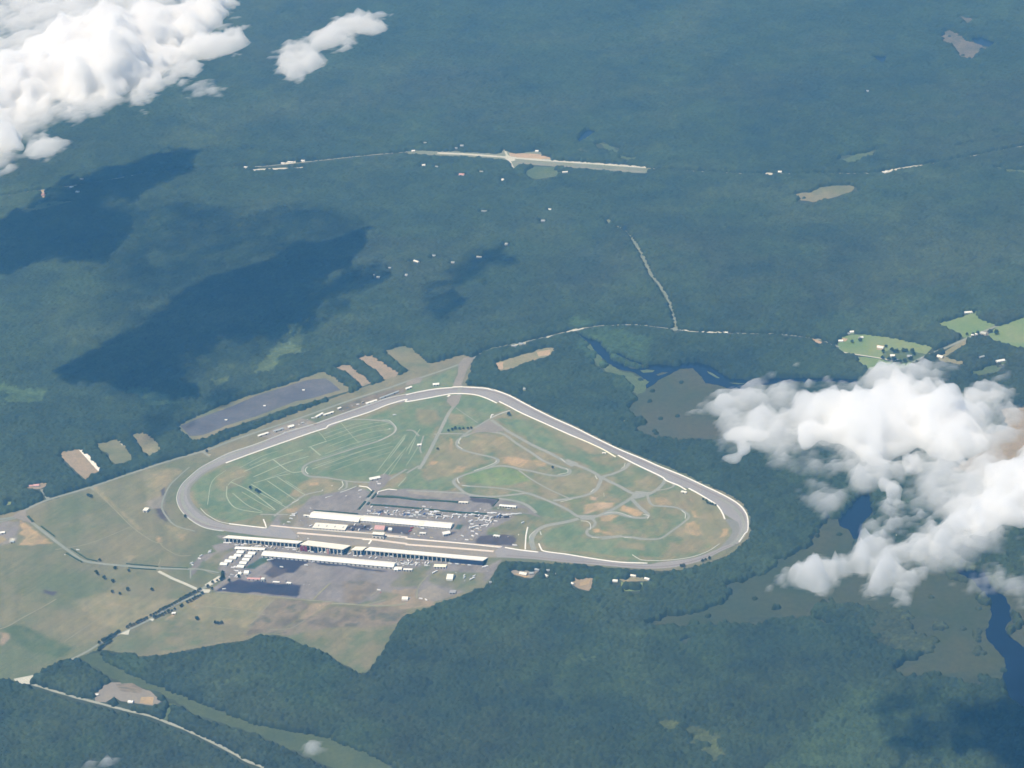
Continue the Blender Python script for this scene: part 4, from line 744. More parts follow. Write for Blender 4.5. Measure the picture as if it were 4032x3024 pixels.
def bld(name, label, cat, s, depth, h, roofm, wallm, group=None, roof='flat', doors=0, doorm=None, ext=None):
    P = W(s, h); a, b = P[0], P[1]; L_ = np.linalg.norm(b-a); ang = math.atan2(b[1]-a[1], b[0]-a[0])
    root = empty(name, (a[0], a[1], 0), ang); tag(root, label, cat, group)
    MB().box(0, L_, 0, depth, 0, h-0.5).build('wall', wallm, root)
    if roof == 'flat': MB().box(-0.6, L_+0.6, -0.6, depth+0.6, h-0.5, h).build('roof', roofm, root)
    elif roof == 'gable':
        MB().prof([(-0.8, h-0.5), (depth/2, h+depth*0.14), (depth+0.8, h-0.5)], -0.8, L_+0.8).build('roof', roofm, root)
    elif roof == 'tent':
        MB().prof([(-0.3, h-0.5), (depth/2, h+depth*0.28), (depth+0.3, h-0.5)], -0.3, L_+0.3).build('roof', roofm, root)
    for i in range(doors):
        x = L_*(i+0.5)/doors; wd = min(4.0, L_/doors*0.6)
        MB().box(x-wd/2, x+wd/2, -0.12, 0.05, 0, min(h*0.7, 4)).build('door', doorm or m_dark, root)
    return root

# --- grandstands: seats rake down to the track, the open back faces us
def stand(label, s_front, s_back, hf, hb, ncol, seatm, panel=None, roofdeck=None):
    Fp = W(s_front, hf); Bp = W(s_back, hb); a, b = Bp[0], Bp[1]; L_ = np.linalg.norm(b-a); ux = (b-a)/L_; uy = np.array([-ux[1], ux[0]])
    dep = float(np.mean([(f-a)@uy for f in Fp])); root = empty('grandstand', (a[0], a[1], 0), math.atan2(ux[1], ux[0])); tag(root, label, 'grandstand', 'grandstands along the front straight')
    x0 = float((Fp[0]-a)@ux); x1 = float((Fp[1]-a)@ux); n = 14
    prof = []
    for i in range(n):
        y = dep*i/n; z = hb-(hb-hf)*i/n
        prof += [(y, z), (y+dep/n, z)]
    prof += [(dep, hf-0.4), (dep, hf-1.0), (0, hb-1.3)]
    MB().prof(prof, 0, L_).build('seating', seatm, root)
    MB().add([(0, 0.2, hb-1.5), (L_, 0.2, hb-1.5), (L_, dep-0.5, hf-1.2), (0, dep-0.5, hf-1.2)], [(0, 1, 2, 3)]).build('underside', m_dark, root)  # near-black colour puts the shade beneath the seats into this face
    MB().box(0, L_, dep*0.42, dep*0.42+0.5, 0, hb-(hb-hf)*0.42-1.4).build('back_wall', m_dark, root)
    for i in range(ncol):
        x = L_*(i+0.5)/ncol
        MB().box(x-1.3, x+1.3, 0.3, 1.5, 0, hb-1.5).box(x-1.3, x+1.3, 1.5, dep*0.4, hb*0.42, hb*0.42+0.6).build('column', m_wallw, root)
    MB().box(0, L_, -0.35, -0.1, hb-1.2, hb+1.1).build('parapet', seatm, root)
    for i in range(5):
        x = L_*(i+0.5)/5
        MB().prof([(dep*.45, hb-(hb-hf)*.45+.15), (dep, hf+.15), (dep, hf+.3), (dep*.45, hb-(hb-hf)*.45+.3)], x-.8, x+.8).build('aisle', m_grey, root)
    if panel: MB().box(L_*panel[0], L_*panel[1], -0.05, 0.25, 1.0, hb-1.4).build('back_panel', m_navy, root)
    return root, L_, dep
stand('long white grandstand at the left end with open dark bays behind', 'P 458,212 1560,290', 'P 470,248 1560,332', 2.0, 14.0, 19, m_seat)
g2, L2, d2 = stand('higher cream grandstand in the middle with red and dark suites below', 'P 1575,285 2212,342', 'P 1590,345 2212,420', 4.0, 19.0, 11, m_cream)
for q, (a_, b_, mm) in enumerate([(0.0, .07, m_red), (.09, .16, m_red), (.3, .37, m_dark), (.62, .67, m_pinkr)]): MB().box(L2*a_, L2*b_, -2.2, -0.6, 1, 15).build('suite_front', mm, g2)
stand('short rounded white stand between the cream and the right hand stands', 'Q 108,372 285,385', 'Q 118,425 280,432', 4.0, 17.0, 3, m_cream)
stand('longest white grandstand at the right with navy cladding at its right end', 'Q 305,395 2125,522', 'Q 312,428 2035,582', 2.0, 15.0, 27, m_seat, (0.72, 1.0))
# long concourse buildings behind the stands
bld('concourse_building', 'very long white flat roofed concourse building behind the grandstands', 'building', 'P 1030,500 | Q 728,672', 24, 7, m_seat, m_wallw, None, 'gable', 30)
bld('concourse_building', 'shorter white concourse building behind the left end of the stands', 'building', 'P 642,405 1068,424', 12, 5, m_seat, m_wallw, None, 'gable', 8)
bld('concession_building', 'yellowish white building behind the right end of the long stand', 'building', 'Q 1318,668 1492,672', 13, 5, m_yel, m_wallw, None, 'flat', 4)
bld('ticket_building', 'white flat building at the right end of the long concourse roof', 'building', 'Q 875,712 1000,716', 7, 5, m_white, m_wallw, None, 'flat', 3)
bld('ticket_building', 'pair of cream blocks joined beside the concourse end, left one', 'building', 'Q 738,710 795,715', 16, 5, m_white, m_wallw, None, 'gable', 1)
bld('ticket_building', 'smaller cream block just right of the concourse end', 'building', 'Q 805,705 850,705', 12, 5, m_cream, m_wallw, None, 'gable', 1)
bld('gate_building', 'long pink roofed entrance building with a white block at its right end', 'building', 'P 820,845 1005,852', 8, 4, m_pinkr, m_wallw, None, 'gable', 3)
bld('gate_tower', 'white block at the right end of the pink entrance building', 'building', 'P 1020,850 1065,852', 8, 8, m_white, m_wallw, None, 'flat', 1)
bld('fence_booth', 'white booth row on the edge of the dark parking lot', 'booth', 'P 1195,892 1285,897', 5, 3.5, m_white, m_wallw, None, 'flat', 3)
bld('fence_booth', 'white booth with a dark car beside it on the right edge of the dark lot', 'booth', 'P 1390,905 1450,912', 6, 4, m_white, m_wallw, None, 'flat', 2)
bld('pavilion_tent', 'white square tent left of the pair below the vendor tents', 'tent', 'P 688,768 735,770', 9, 4, m_white, m_white, None, 'tent')
bld('pavilion_tent', 'larger white square tent right of the pair below the vendor tents', 'tent', 'P 772,762 840,765', 15, 5, m_white, m_white, None, 'tent')
k = 0
for col_, lab in (([(715, 462), (675, 512), (605, 545), (540, 594), (472, 636)], 'left'), ([(880, 480), (830, 523), (795, 572), (755, 620), (717, 673)], 'right')):
    for r_, (x, y) in enumerate(col_):
        k += 1; w_ = 48
        bld('vendor_tent', 'white vendor tent, %s of the %s slanting row west of the stands' % (['topmost', 'second from top', 'middle', 'second from bottom', 'lowest'][r_], lab), 'tent', 'P %d,%d %d,%d' % (x-w_, y, x+w_, y+6), 13, 4, m_white, m_wallw, 'vendor tents in two slanting rows', 'gable')
bld('pavilion_tent', 'big cream octagonal tent on the grass behind the right stand', 'tent', 'Q 1500,845 1590,850', 26, 5, m_cream, m_white, None, 'tent')
bld('pavilion_tent', 'round white tent near the forest edge on the pink gravel', 'tent', 'Q 855,1140 940,1142', 14, 4, m_cream, m_white, None, 'tent')
bld('storage_building', 'low grey building on the gravel next to the forest', 'building', 'Q 1545,1045 1630,1048', 13, 4, m_roofg, m_concd, None, 'flat', 2)
# paddock garages
bld('garage', 'left long white garage block of the infield paddock', 'garage', 'N 300,690 1150,770', 34, 6, m_seat, m_wallw, None, 'gable', 24, m_grey)
bld('garage', 'right long white garage block of the infield paddock', 'garage', 'N 1190,745 | O 765,880', 28, 6, m_seat, m_wallw, None, 'gable', 30, m_grey)
bld('garage_annex', 'square white gatehouse on the roof line at the left end of the garages', 'building', 'N 320,640 400,648', 12, 9, m_cream, m_wallw, None, 'gable', 1)
bld('garage_annex', 'white gabled annex where the two garage blocks meet', 'building', 'N 1165,710 1245,712', 14, 9, m_cream, m_wallw, None, 'gable', 1)
bld('garage_annex', 'white gabled annex in the middle of the right garage block', 'building', 'O 205,800 290,806', 14, 9, m_cream, m_wallw, None, 'gable', 1)
bld('garage_annex', 'thin white canopy at the far left of the garages', 'building', 'N 195,660 300,672', 5, 4, m_white, m_wallw, None, 'flat', 1)
bld('garage_annex', 'small white porch below the left garage block', 'building', 'N 600,722 670,730', 9, 4, m_cream, m_wallw, None, 'gable', 1)
bld('garage_annex', 'small white porch below the garage junction', 'building', 'N 990,765 1080,772', 9, 4, m_cream, m_wallw, None, 'gable', 1)
r_ = bld('inspection_garage', 'pale garage with five dark roof vents between the long garages and pit road', 'garage', 'N 355,870 915,912', 26, 5, m_cream, m_wallw, None, 'flat', 10, m_grey)
for i in range(5): MB().box(12+i*23.5, 15+i*23.5, 8, 16, 5.01, 5.8).build('roof_vent', m_grey, r_)
t_ = bld('control_tower', 'cream control tower over pit road with a pink canopy behind', 'tower', 'N 1392,985 1590,1000', 12, 12, m_cream, m_wallw, None, 'flat', 3)
MB().box(1.5, 42, -.15, .02, 7, 10).build('window', m_glass, t_)
cp = bld('canopy', 'pink arched canopy just above the control tower', 'canopy', 'N 1430,900 1600,912', 22, 6, m_pinkr, m_concd, None, 'tent'); 
bld('paddock_building', 'white building with dark shadow near the right end of the garages', 'building', 'O 645,990 765,965', 14, 7, m_seat, m_wallw, None, 'gable', 3)
bld('paddock_building', 'small white building below the right garage, left of two', 'building', 'O 228,972 332,976', 6, 4, m_white, m_wallw, None, 'flat', 2)
bld('paddock_building', 'long white building at the upper right corner of the paddock', 'building', 'O 1618,492 1900,516', 9, 5, m_white, m_wallw, None, 'gable', 6)
bld('paddock_building', 'tan roofed shed at the end of the hedge in the paddock', 'building', 'O 910,432 1070,438', 6, 4, m_cream, m_wallw, None, 'flat', 3)
bld('storage_tank', 'round white tent right of the pink canopy', 'tent', 'N 1675,905 1735,908', 10, 5, m_white, m_white, None, 'tent')
bld('media_building', 'white building among parked haulers on the dark infield lot', 'building', 'O 1512,1015 1615,1028', 7, 4, m_white, m_wallw, None, 'flat', 2)
bld('medical_building', 'white cluster building at the infield junction above the paddock', 'building', 'A 1895,1080 1985,1062', 12, 5, m_white, m_wallw, None, 'gable', 2)
bld('restroom', 'white and grey roofed restroom hut in the grass left of the tunnel road', 'hut', 'B 95,780 130,778', 9, 4, m_white, m_wallw, None, 'gable', 1)
bld('tunnel_portal', 'pale tunnel mouth outside the top turn', 'portal', 'B 400,278 490,275', 6, 3, m_cream, m_concd, None, 'flat'); bld('tunnel_portal', 'pale tunnel mouth on the infield side of the top turn', 'portal', 'B 368,358 385,345', 6, 2.5, m_cream, m_concd, None, 'flat')
bld('marshal_post', 'cream marshal post on the inner wall above the right turn', 'hut', 'C 620,1185 665,1195', 7, 4, m_cream, m_wallw, None, 'flat', 1); bld('marshal_post', 'small cream marshal post at the end of the cream wall', 'hut', 'B 1705,848 1735,850', 5, 3, m_cream, m_wallw, None, 'flat', 1)
# along the short straight
for s, d_, m_, lab in [('A 925,700 1012,672', 8, m_white, 'long white shed lowest on the strip outside the short straight'), ('A 1062,660 1140,635', 8, m_pale, 'grey white shed second along the strip outside the short straight'), ('A 1188,625 1235,612', 12, m_white, 'square white building halfway along the strip beside the perimeter road'),
                       ('A 1428,535 1490,500', 7, m_white, 'narrow white shed slanting on the parking strip, left of a pair'), ('A 1495,517 1580,490', 7, m_white, 'long white shed on the parking strip, right of a pair'), ('A 1865,418 1958,388', 8, m_white, 'long white shed below the perimeter road near the top turn'),
                       ('A 1985,370 2150,308', 5, m_pale, 'long thin pale shed row close to the top turn'), ('B 232,255 285,250', 12, m_white, 'white L shaped building on the grass by the top turn'), ('B 0,290 50,272', 8, m_white, 'small white building left of the L shaped one'),
                       ('A 1620,462 1645,452', 7, m_white, 'small white hut between the sheds of the parking strip')]:
    bld('shed', lab, 'shed', s, d_, 4.5, m_, m_wallw, 'sheds outside the short straight', 'gable', 2)
bld('water_tank', 'lone white tank building in the field left of the left turn', 'tank', 'G 1242,905 1278,908', 16, 7, m_cream, m_wallw, None, 'flat', 1)
bld('pump_house', 'white flat building at the left edge on bare soil', 'building', 'G 0,1105 40,1100', 9, 4, m_white, m_wallw, None, 'flat', 1); bld('pump_house', 'small pale building on grey ground near the left edge', 'building', 'G 85,1182 118,1180', 8, 4, m_pale, m_wallw, None, 'gable', 1)
bld('gate_hut', 'small white hut on bare ground beside the tree lined road', 'hut', 'D 168,920 200,918', 7, 3.5, m_white, m_wallw, None, 'flat', 1)
for i, (x, y, lab) in enumerate([(1315, 300, 'upper right one'), (975, 437, 'middle one'), (640, 560, 'lower left one')]):
    bld('field_shed', 'small white shed on the dark clearing, ' + lab, 'shed', 'A %d,%d %d,%d' % (x-9, y, x+9, y), 5, 3.5, m_white, m_wallw, 'sheds on the dark clearing', 'gable')

# --- houses
def house(s, w, d, h, rz, roofm, label, wallm=None, group=None, cat='house'):
    k_ = .58 if s[0] in 'JLMR' else .75; w, d = w*k_, d*(k_+.05)
    P = W(s, 0)[0]; root = empty('house', (P[0], P[1], 0), rz); tag(root, label, cat, group)
    wm = wallm or m_wallw
    if roofm is m_pale: wm = m_grey
    MB().box(-w/2, w/2, -d/2, d/2, 0, h).build('wall', wm, root)
    r_ = MB().prof([(-d/2-.5, h-.02), (0, h+d*0.32), (d/2+.5, h-.02)], -w/2-.5, w/2+.5).build('roof', roofm, root)
    MB().box(w*.2, w*.2+1, -.5, .5, h+d*.1, h+d*.42).build('chimney', m_roofd, r_)
    MB().box(-.6, .6, -d/2-.08, -d/2+.05, 0, 2.2).build('door', m_brown, root)
    for x in (-w*.32, w*.32): MB().box(x-.8, x+.8, -d/2-.08, -d/2+.05, 1, 2.3).build('window', m_glass, root)
    return root
for s, w, d, rz, rm, lab in [
    ('H 1140,1090', 16, 11, .1, m_white, 'white house at the lower right of the grey gravel clearing'), ('H 845,1028', 10, 8, .6, m_white, 'small white house at the left end of the grey gravel clearing'),
    ('E 1020,580', 26, 14, -.1, m_cream, 'long cream roofed house in the yard just below the front straight'), ('E 1092,575', 14, 10, .2, m_pale, 'pale blue roofed shed right of the long cream house'), ('E 1140,545', 16, 9, -.2, m_pale, 'grey white house up and right of the cream house'),
    ('E 1235,550', 12, 8, .3, m_pale, 'pale house hidden among trees right of the cream house yard'), ('E 1222,598', 14, 8, -.6, m_white, 'small white slanted house in the trees right of the yard'), ('E 1308,582', 7, 6, 0, m_pale, 'tiny pale shed between the two yards in the wood'),
    ('E 1448,665', 12, 8, -.5, m_white, 'white house at the left side of the pink yard'), ('E 1820,642', 16, 12, .1, m_white, 'white house at the left end of the pale yard'), ('E 2098,625', 18, 10, -.3, m_white, 'white house at the right end of the pale yard'), ('E 1975,597', 20, 9, -.1, m_cream, 'cream house at the top of the pale yard'),
    ('Q 2150,905', 10, 7, .2, m_pale, 'small pale house just inside the wood beside the service yard'),
    ('K 882,820', 18, 12, .2, m_white, 'white house at the left corner of the farm field'), ('K 1028,797', 18, 12, .7, m_white, 'bright white house in a dark clump of trees in the farm field'), ('K 962,755', 16, 12, .3, m_white, 'white house at the top edge of the farm field'), ('K 942,767', 10, 8, 0, m_pale, 'small shed beside the house at the top edge of the farm field'),
    ('K 1172,868', 26, 16, -.3, m_cream, 'large cream farmhouse in the middle of the farm field'), ('K 1258,928', 18, 14, .1, m_white, 'white house under trees at the lower edge of the farm field'), ('K 1381,932', 18, 14, 0, m_pale, 'pale house right of the wooded group in the farm field'),
    ('K 1280,960', 30, 10, -.1, m_roofg, 'long grey roofed barn near the bottom of the farm group'), ('K 1810,613', 34, 12, .35, m_white, 'long white farmhouse at the top of the diamond shaped field'), ('K 1605,935', 24, 16, -.4, m_cream, 'cream roofed barn beside the farm road by the cloud edge'),
    ('K 1905,936', 22, 9, .7, m_pale, 'pale roofed house in the dark wood right of the cloud'), ('K 2040,965', 34, 14, .5, m_white, 'long white building on the lane at the far right'), ('K 1920,765', 24, 14, -.4, m_concd, 'tan roofed barn at the farm crossroads'), ('K 1838,778', 10, 8, 0, m_white, 'small white shed by the trees at the farm crossroads'), ('K 1867,772', 10, 8, 0, m_white, 'small white shed nearest the farm crossroads'),
    ('K 55,760', 10, 8, 0, m_white, 'white house beside the forest road at its right part'),
    ('J 235,178', 22, 14, .3, m_white, 'white building at the left end of the wide highway strip'), ('J 588,140', 22, 16, 0, m_pale, 'pale house in the wood above the highway'), ('J 547,158', 16, 12, 0, m_pale, 'smaller house left of the pale one above the highway'), ('J 322,118', 18, 10, 0, m_pale, 'faint house alone above the left highway end'),
    ('J 310,282', 20, 18, .5, m_white, 'white house below the left end of the highway'), ('J 405,292', 18, 12, 0, m_pale, 'small pale house right of the white one below the highway'), ('J 587,350', 34, 18, 0, m_pinkr, 'pinkish roofed house in the wood below the highway'), ('J 730,328', 22, 10, 0, m_pale, 'pale long house below the middle of the highway'),
    ('J 885,388', 14, 18, 0, m_white, 'white narrow house below the bare highway embankment'), ('J 1336,332', 34, 12, .3, m_white, 'long white house at the right edge of the green highway meadow'), ('J 1133,180', 20, 16, 0, m_white, 'white building on bare ground above the highway'),
    ('J 1227,603', 16, 12, 0, m_white, 'white house at the tip of a dark treeless slot'), ('J 1178,685', 22, 16, 0, m_pale, 'pale house below the white one in mid forest'), ('J 750,615', 34, 8, 0, m_pale, 'faint long roof in the forest left of centre'), ('J 912,855', 16, 20, 0, m_pale, 'pale house beside the dark gap in the trees'),
    ('J 714,948', 30, 12, -.1, m_cream, 'cream long house in the mid forest'), ('J 523,988', 20, 14, 0, m_pale, 'pale small house left of the cream long house'), ('J 258,980', 40, 12, -.5, m_white, 'long white slanted roof in the mid forest'), ('J 385,938', 18, 12, 0, m_pale, 'faint house between the slanted roof and the cream one'),
    ('J 186,1080', 14, 20, 0, m_pale, 'pale narrow house near the big cloud shadow'), ('J 65,1027', 14, 10, 0, m_pale, 'faint small house nearest the big cloud shadow'), ('R 2060,1512', 18, 14, 0, m_white, 'bright white house right beside the tip of the cloud shadow'), ('R 2036,1500', 12, 10, 0, m_pale, 'dim house left of the bright one by the cloud shadow'),
    ('L 520,440', 24, 14, 0, m_white, 'white house along the far left highway, upper'), ('L 565,475', 24, 16, 0, m_white, 'bright white house along the far left highway, lower'), ('L 595,382', 22, 12, 0, m_pale, 'pale house above the far left highway'), ('L 315,497', 20, 20, 0, m_pinkr, 'pinkish building at the far left highway exit'),
    ('L 2055,268', 24, 12, 0, m_white, 'white house on the highway left of the wide strip, first'), ('L 2110,259', 40, 10, 0, m_white, 'long white roof on the highway left of the wide strip'), ('L 2200,249', 24, 12, 0, m_white, 'white house on the highway nearest the wide strip'), ('L 1785,296', 20, 10, 0, m_white, 'white house at the left end of the highway row'),
    ('M 440,1252', 22, 16, 0, m_white, 'bright white building by the highway right of the strip'), ('M 1200,1255', 30, 14, .3, m_white, 'white building beside the far right highway bend'), ('M 1077,665', 16, 14, 0, m_pale, 'tiny pale house alone in the upper right forest'),
    ('V 365,740', 10, 12, 0, m_pale, 'small pale hut in the wood outside the top turn'), ('V 275,365', 18, 10, 0, m_pale, 'pale house beside the forest road above the pale clearing'), ('V 340,345', 20, 9, 0, m_pale, 'longer pale house beside the forest road above the pale clearing'),
    ('G 320,695', 22, 14, .3, m_pinkr, 'pink roofed house in the small clearing at the left'), ('G 272,700', 14, 10, .3, m_pinkr, 'smaller pink roof left of the pink house')]:
    house(s, w, d, 3.6, rz, rm, lab)

# --- vehicles
front_ang = math.atan2(*(W('Q 2035,582')[0]-W('P 470,248')[0])[::-1])
def build_car(m):
    b = MB().frus(-2.2, 2.2, -.9, .9, .35, .95, .08, .05).frus(-1.5, 1.3, -.8, .8, .951, 1.45, .45, .12); o = b.build('car', m)
    MB().frus(-1.42, 1.22, -.83, .83, .97, 1.36, .42, .12).build('window', m_glass, o)
    for x in (-1.4, 1.4):
        for y in (-.85, .85): MB().wheel(x, y, .33, .22).build('wheel', m_tyre, o)
    return o
def build_rv(m):
    o = MB().box(-5.2, 3.6, -1.3, 1.3, .6, 3.2).frus(3.61, 5.2, -1.2, 1.2, .6, 2.6, 0, .05, .5).box(-3, -1.8, -.5, .5, 3.301, 3.6).build('motorhome', m)
    MB().box(4.3, 5.0, -1.1, 1.1, 1.7, 2.4).box(-4, 2.5, -1.28, -1.22, 1.9, 2.5).build('window', m_glass, o)
    for x in (-3.2, 3.6):
        for y in (-1.15, 1.15): MB().wheel(x, y, .5, .3).build('wheel', m_tyre, o)
    return o
def build_truck(m):
    o = MB().box(-9, 5.2, -1.3, 1.3, 1.1, 4.1).build('hauler_truck', m)
    MB().frus(5.9, 8.6, -1.25, 1.25, .7, 3.3, .1, .05, .7).box(5.2, 5.9, -.5, .5, .9, 1.3).build('cab', m_white, o)
    MB().box(7.7, 8.35, -1.1, 1.1, 2.0, 2.8).build('windscreen', m_glass, o)
    for x in (-7.5, -6.3, 6.0, 7.6):
        for y in (-1.15, 1.15): MB().wheel(x, y, .5, .35).build('wheel', m_tyre, o)
    return o
paint = {'w': flat('white_paint', (.88, .88, .86), .4), 'g': flat('silver_paint', (.50, .50, .50), .4), 'p': flat('pale_paint', (.70, .73, .72), .4), 'k': flat('black_paint', (.04, .04, .05), .4), 'b': flat('blue_paint', (.08, .14, .34), .4), 'r': flat('red_paint', (.42, .07, .06), .4), 't': flat('tan_paint', (.52, .46, .34), .5)}
cname = {'w': 'white', 'g': 'silver grey', 'p': 'pale blue', 'k': 'black', 'b': 'blue', 'r': 'red', 't': 'tan'}
proto = {}; used_proto = set()
def copy_tree(o):
    r_ = o.copy(); COL.objects.link(r_)
    for ch in list(o.children):
        c_ = ch.copy(); COL.objects.link(c_); c_.parent = r_
    return r_
def vehicle(kind, colr, x, y, rz, area):
    key = (kind, colr)
    if key not in proto: proto[key] = {'C': build_car, 'R': build_rv, 'T': build_truck}[kind](paint[colr]); o = proto[key]
    else: o = copy_tree(proto[key])
    o.location = (x, y, 0.12); o.rotation_euler = (0, 0, rz)
    nm, cat = {'C': ('car', 'car'), 'R': ('motorhome', 'motorhome'), 'T': ('hauler truck', 'truck')}[kind]
    tag(o, '%s %s %s' % (cname[colr], nm, area), cat, '%s %ss %s' % (cname[colr], nm, area)); return o
taken = []
def spots(view, items, area, seed=0):
    rr = random.Random(seed)
    for it in items.split(';'):
        t = it.split(); kind = t[0][0]; colr = t[0][1]; a = float(t[2]) if len(t) > 2 else rr.choice([0, 0.1, -0.15, 1.5, 0.9, -0.6])
        p = W(view+' '+t[1])[0]; taken.append(p); vehicle(kind, colr, p[0], p[1], front_ang+a, area)
A1 = 'in the crowded paddock right of and behind the garages'
spots('O', 'Rw 310,518 0;Cg 375,525;Cp 430,520;Tw 540,605 0;Tw 440,662 0;Tk 575,660 0;Tg 570,692 0;Tw 700,690 0;Rp 235,600 1.2;Rg 115,580 1.3;Rg 40,590;Rp 235,665 0;Cw 150,675;Rg 100,650 1;Rb 320,640 1.2;Rg 310,690;Rw 800,700;Rw 815,660 1.4;Rw 865,650 .9;Tp 920,665 0;Rw 1040,660 1.3;Tp 1180,662 -.2;Rw 1225,610 .5;'
      'Cw 1290,550;Cw 1370,575;Cw 1300,670;Tw 1465,635 0;Tw 1530,630 .1;Rw 1620,650 1.4;Tw 1720,665 0;Tw 1790,660 .1;Tp 1880,650 0;Tp 1960,645 .4;Rw 1360,710;Cw 1600,540;Rg 1780,560 .4;Rw 1120,765 .6;Rg 1215,775 .5;Rw 1145,825 0;Tw 1175,875 .8;Rw 1305,755 0;Rw 1440,765 .3;Rg 1400,800 -.5;Rw 1335,850 .5;Rw 1380,840 .2;Rt 1285,935 0;'
      'Rw 1230,995 -.5;Rp 980,1030 -.4;Rw 1160,1030 -.5;Rw 1055,1098 0;Rt 1135,1095 -.2;Cg 855,1090;Rw 285,895 0;Cw 145,985;Rt 225,1030 -.5;Rt 445,1060;Rk 1540,700;Rb 1590,690 1.4;Rk 1640,700 1.3;Rg 1680,690 1.2;Tk 1760,700 .3;Rt 1400,705 1.3;Rp 1480,700 .8;Rp 2030,795 .9;Cw 1955,1000;Cg 1775,1035;Rw 1900,1190 .1;Rw 1880,1185 .1', A1, 1)
A2 = 'in the paddock rows above the right garage block'
spots('N', 'Rw 1390,520 1.3;Rw 1630,625 -.5;Cw 1690,625;Rg 1650,540;Cg 1720,560;Rp 1775,600 1.4;Rw 1830,590 1.4;Cg 1850,545;Rt 1945,600 1.2;Rg 2030,595 -.4;Rg 2110,590 .6;Rp 2140,665 0;Rg 1440,620 1.3;Cg 1300,600;Rt 1375,650 .3;Cb 1500,600;Cr 1560,640;Rk 1700,650 .2;Ck 1590,570', A2, 2)
A3 = 'on the open asphalt left of the garages'
spots('N', 'Rw 1190,235 .6;Cw 1185,345;Cw 945,325;Cg 1160,290;Cw 590,355;Cw 320,540;Rw 30,675 0;Cw 700,145;Cw 530,225;Cg 300,590;Ck 1215,820;Cg 150,765;Rp 60,640', A3, 3)
spots('N', 'Rw 1520,120 .2;Cw 1480,80', 'on the infield junction above the hedge', 4)
spots('N', 'Rw 330,850 .9;Cw 2130,985;Rr 2060,940 1.0;Rr 2090,890 1.0;Ck 1640,800;Cb 2035,995;Cg 1880,1030;Cw 1910,970;Cw 1400,890;Rw 1380,910 1.2;Cr 1620,890;Rw 1960,815 .2', 'between the garages and the pit wall', 5)
spots('N', 'Cr 1595,1060;Cw 285,1065;Ck 1605,1080', 'on pit road in front of the stands', 6)
A4 = 'behind the grandstands'
spots('P', 'Tw 525,335 0;Rw 575,330 0;Rw 800,345 0;Rt 940,348 0;Rt 1020,355 0;Rw 1110,378 -.5;Tw 1450,405 0;Rw 1400,400 0;Tw 1500,408 0;Rg 1565,462 0;Cw 1600,470;Rw 1730,445 1;Rp 1770,465 0;Rw 1900,462 1.2;Tw 1985,475 0;Tw 2175,490 0;Rt 870,362 .9;Cg 1250,390;Cb 1330,395;Cr 1640,430;Ck 1830,470;Cg 2080,495', A4, 7)
spots('Q', 'Rw 400,540 1.2;Rw 485,550 1.2;Rw 485,500 0;Cg 600,515;Rp 675,520 0;Rp 715,530 0;Cp 660,570;Rt 850,595 .9;Rw 950,590 -.8;Cw 1010,560;Rw 1095,570 .5;Cw 1150,575;Cw 1230,585;Rp 930,645 0;Rp 1000,650 0;Rw 100,490 .9;Rw 180,520 0;Rw 265,522 .1;Cg 330,520;Ck 560,540;Rw 270,435 .5;Cr 870,570;Cg 1300,600;Rp 1560,632 0;Rp 1660,637 0;Rt 1750,650 0;Rp 1840,655 0;Cg 1420,610', A4, 8)
spots('Q', 'Rw 2050,680 .5;Rw 2085,668 .5;Tw 1340,755 1.0;Rp 1765,800 1.4;Rp 1765,830 1.4;Cg 1770,875;Tw 1885,850 1.0;Rp 1910,810 1;Cw 970,1120;Rw 1135,1140 0;Rw 1210,1158 -.7;Cg 1640,760;Cg 2100,740', 'on the grass behind the right grandstand', 9)
spots('P', 'Rw 135,560 -.3;Rp 30,650 -.6;Rp 285,445 1;Rw 280,465 1;Rp 155,515 1.2;Rp 20,620 1', 'on the grass left of the vendor tents', 10)
spots('P', 'Tw 1160,578 .6;Rw 1240,530 .6;Rp 1325,680 0;Rp 1680,655 0;Rw 1785,600 1;Rw 2075,615 0;Cg 1725,935;Rp 1320,555 0;Rw 2212,630;Cg 1650,930;Ck 1390,880;Cr 1020,820;Rp 490,1000 .5', 'on the parking lots south of the long concourse', 11)
spots('Q', 'Rw 525,1015 0;Cr 550,1045;Rp 60,600 0;Ck 230,1215', 'on the worn ground south of the stands', 12)
spots('A', 'Rp 1310,590 .8;Cw 1275,602;Rw 1400,548 .3;Rp 1160,675 .4;Rw 1790,430 .4;Rt 1420,600 .4;Cg 1350,560;Cg 1660,480;Cb 1700,455;Cg 1740,440;Rt 1830,410 1.2;Cw 2090,330;Cg 1130,650;Cw 1250,640;Ck 480,840;Rt 500,870', 'on the strip outside the short straight', 13)
spots('A', 'Rp 2110,520 .3;Cw 2065,640;Rp 1215,1400 0;Rw 1230,1388 0;Rp 1190,1455 0;Cw 1145,1470;Rp 1210,1425 0', 'on the infield grass on the left side', 14)
spots('G', 'Cw 565,1295;Rp 680,1255 0', 'beside the service road in the left field', 15)
rr = random.Random(99)
pad = W('O 20,560 300,560 900,640 1380,640 1500,700 1600,640 1700,700 1480,860 1240,920 1100,1000 1080,760 860,720 700,720 300,710')
xs = pad[:, 0]; ys = pad[:, 1]; n_ = 0
while n_ < 60:
    x = rr.uniform(xs.min(), xs.max()); y = rr.uniform(ys.min(), ys.max())
    if not inpoly(pad, np.array([x]), np.array([y]))[0] or min(math.hypot(x-p[0], y-p[1]) for p in taken) < 6.0: continue
    taken.append((x, y)); n_ += 1; vehicle(rr.choice('RRRCC'), rr.choice('wwwwwwwgkt'), x, y, front_ang+rr.choice([0, 1.57, 1.4, .2]), A1)

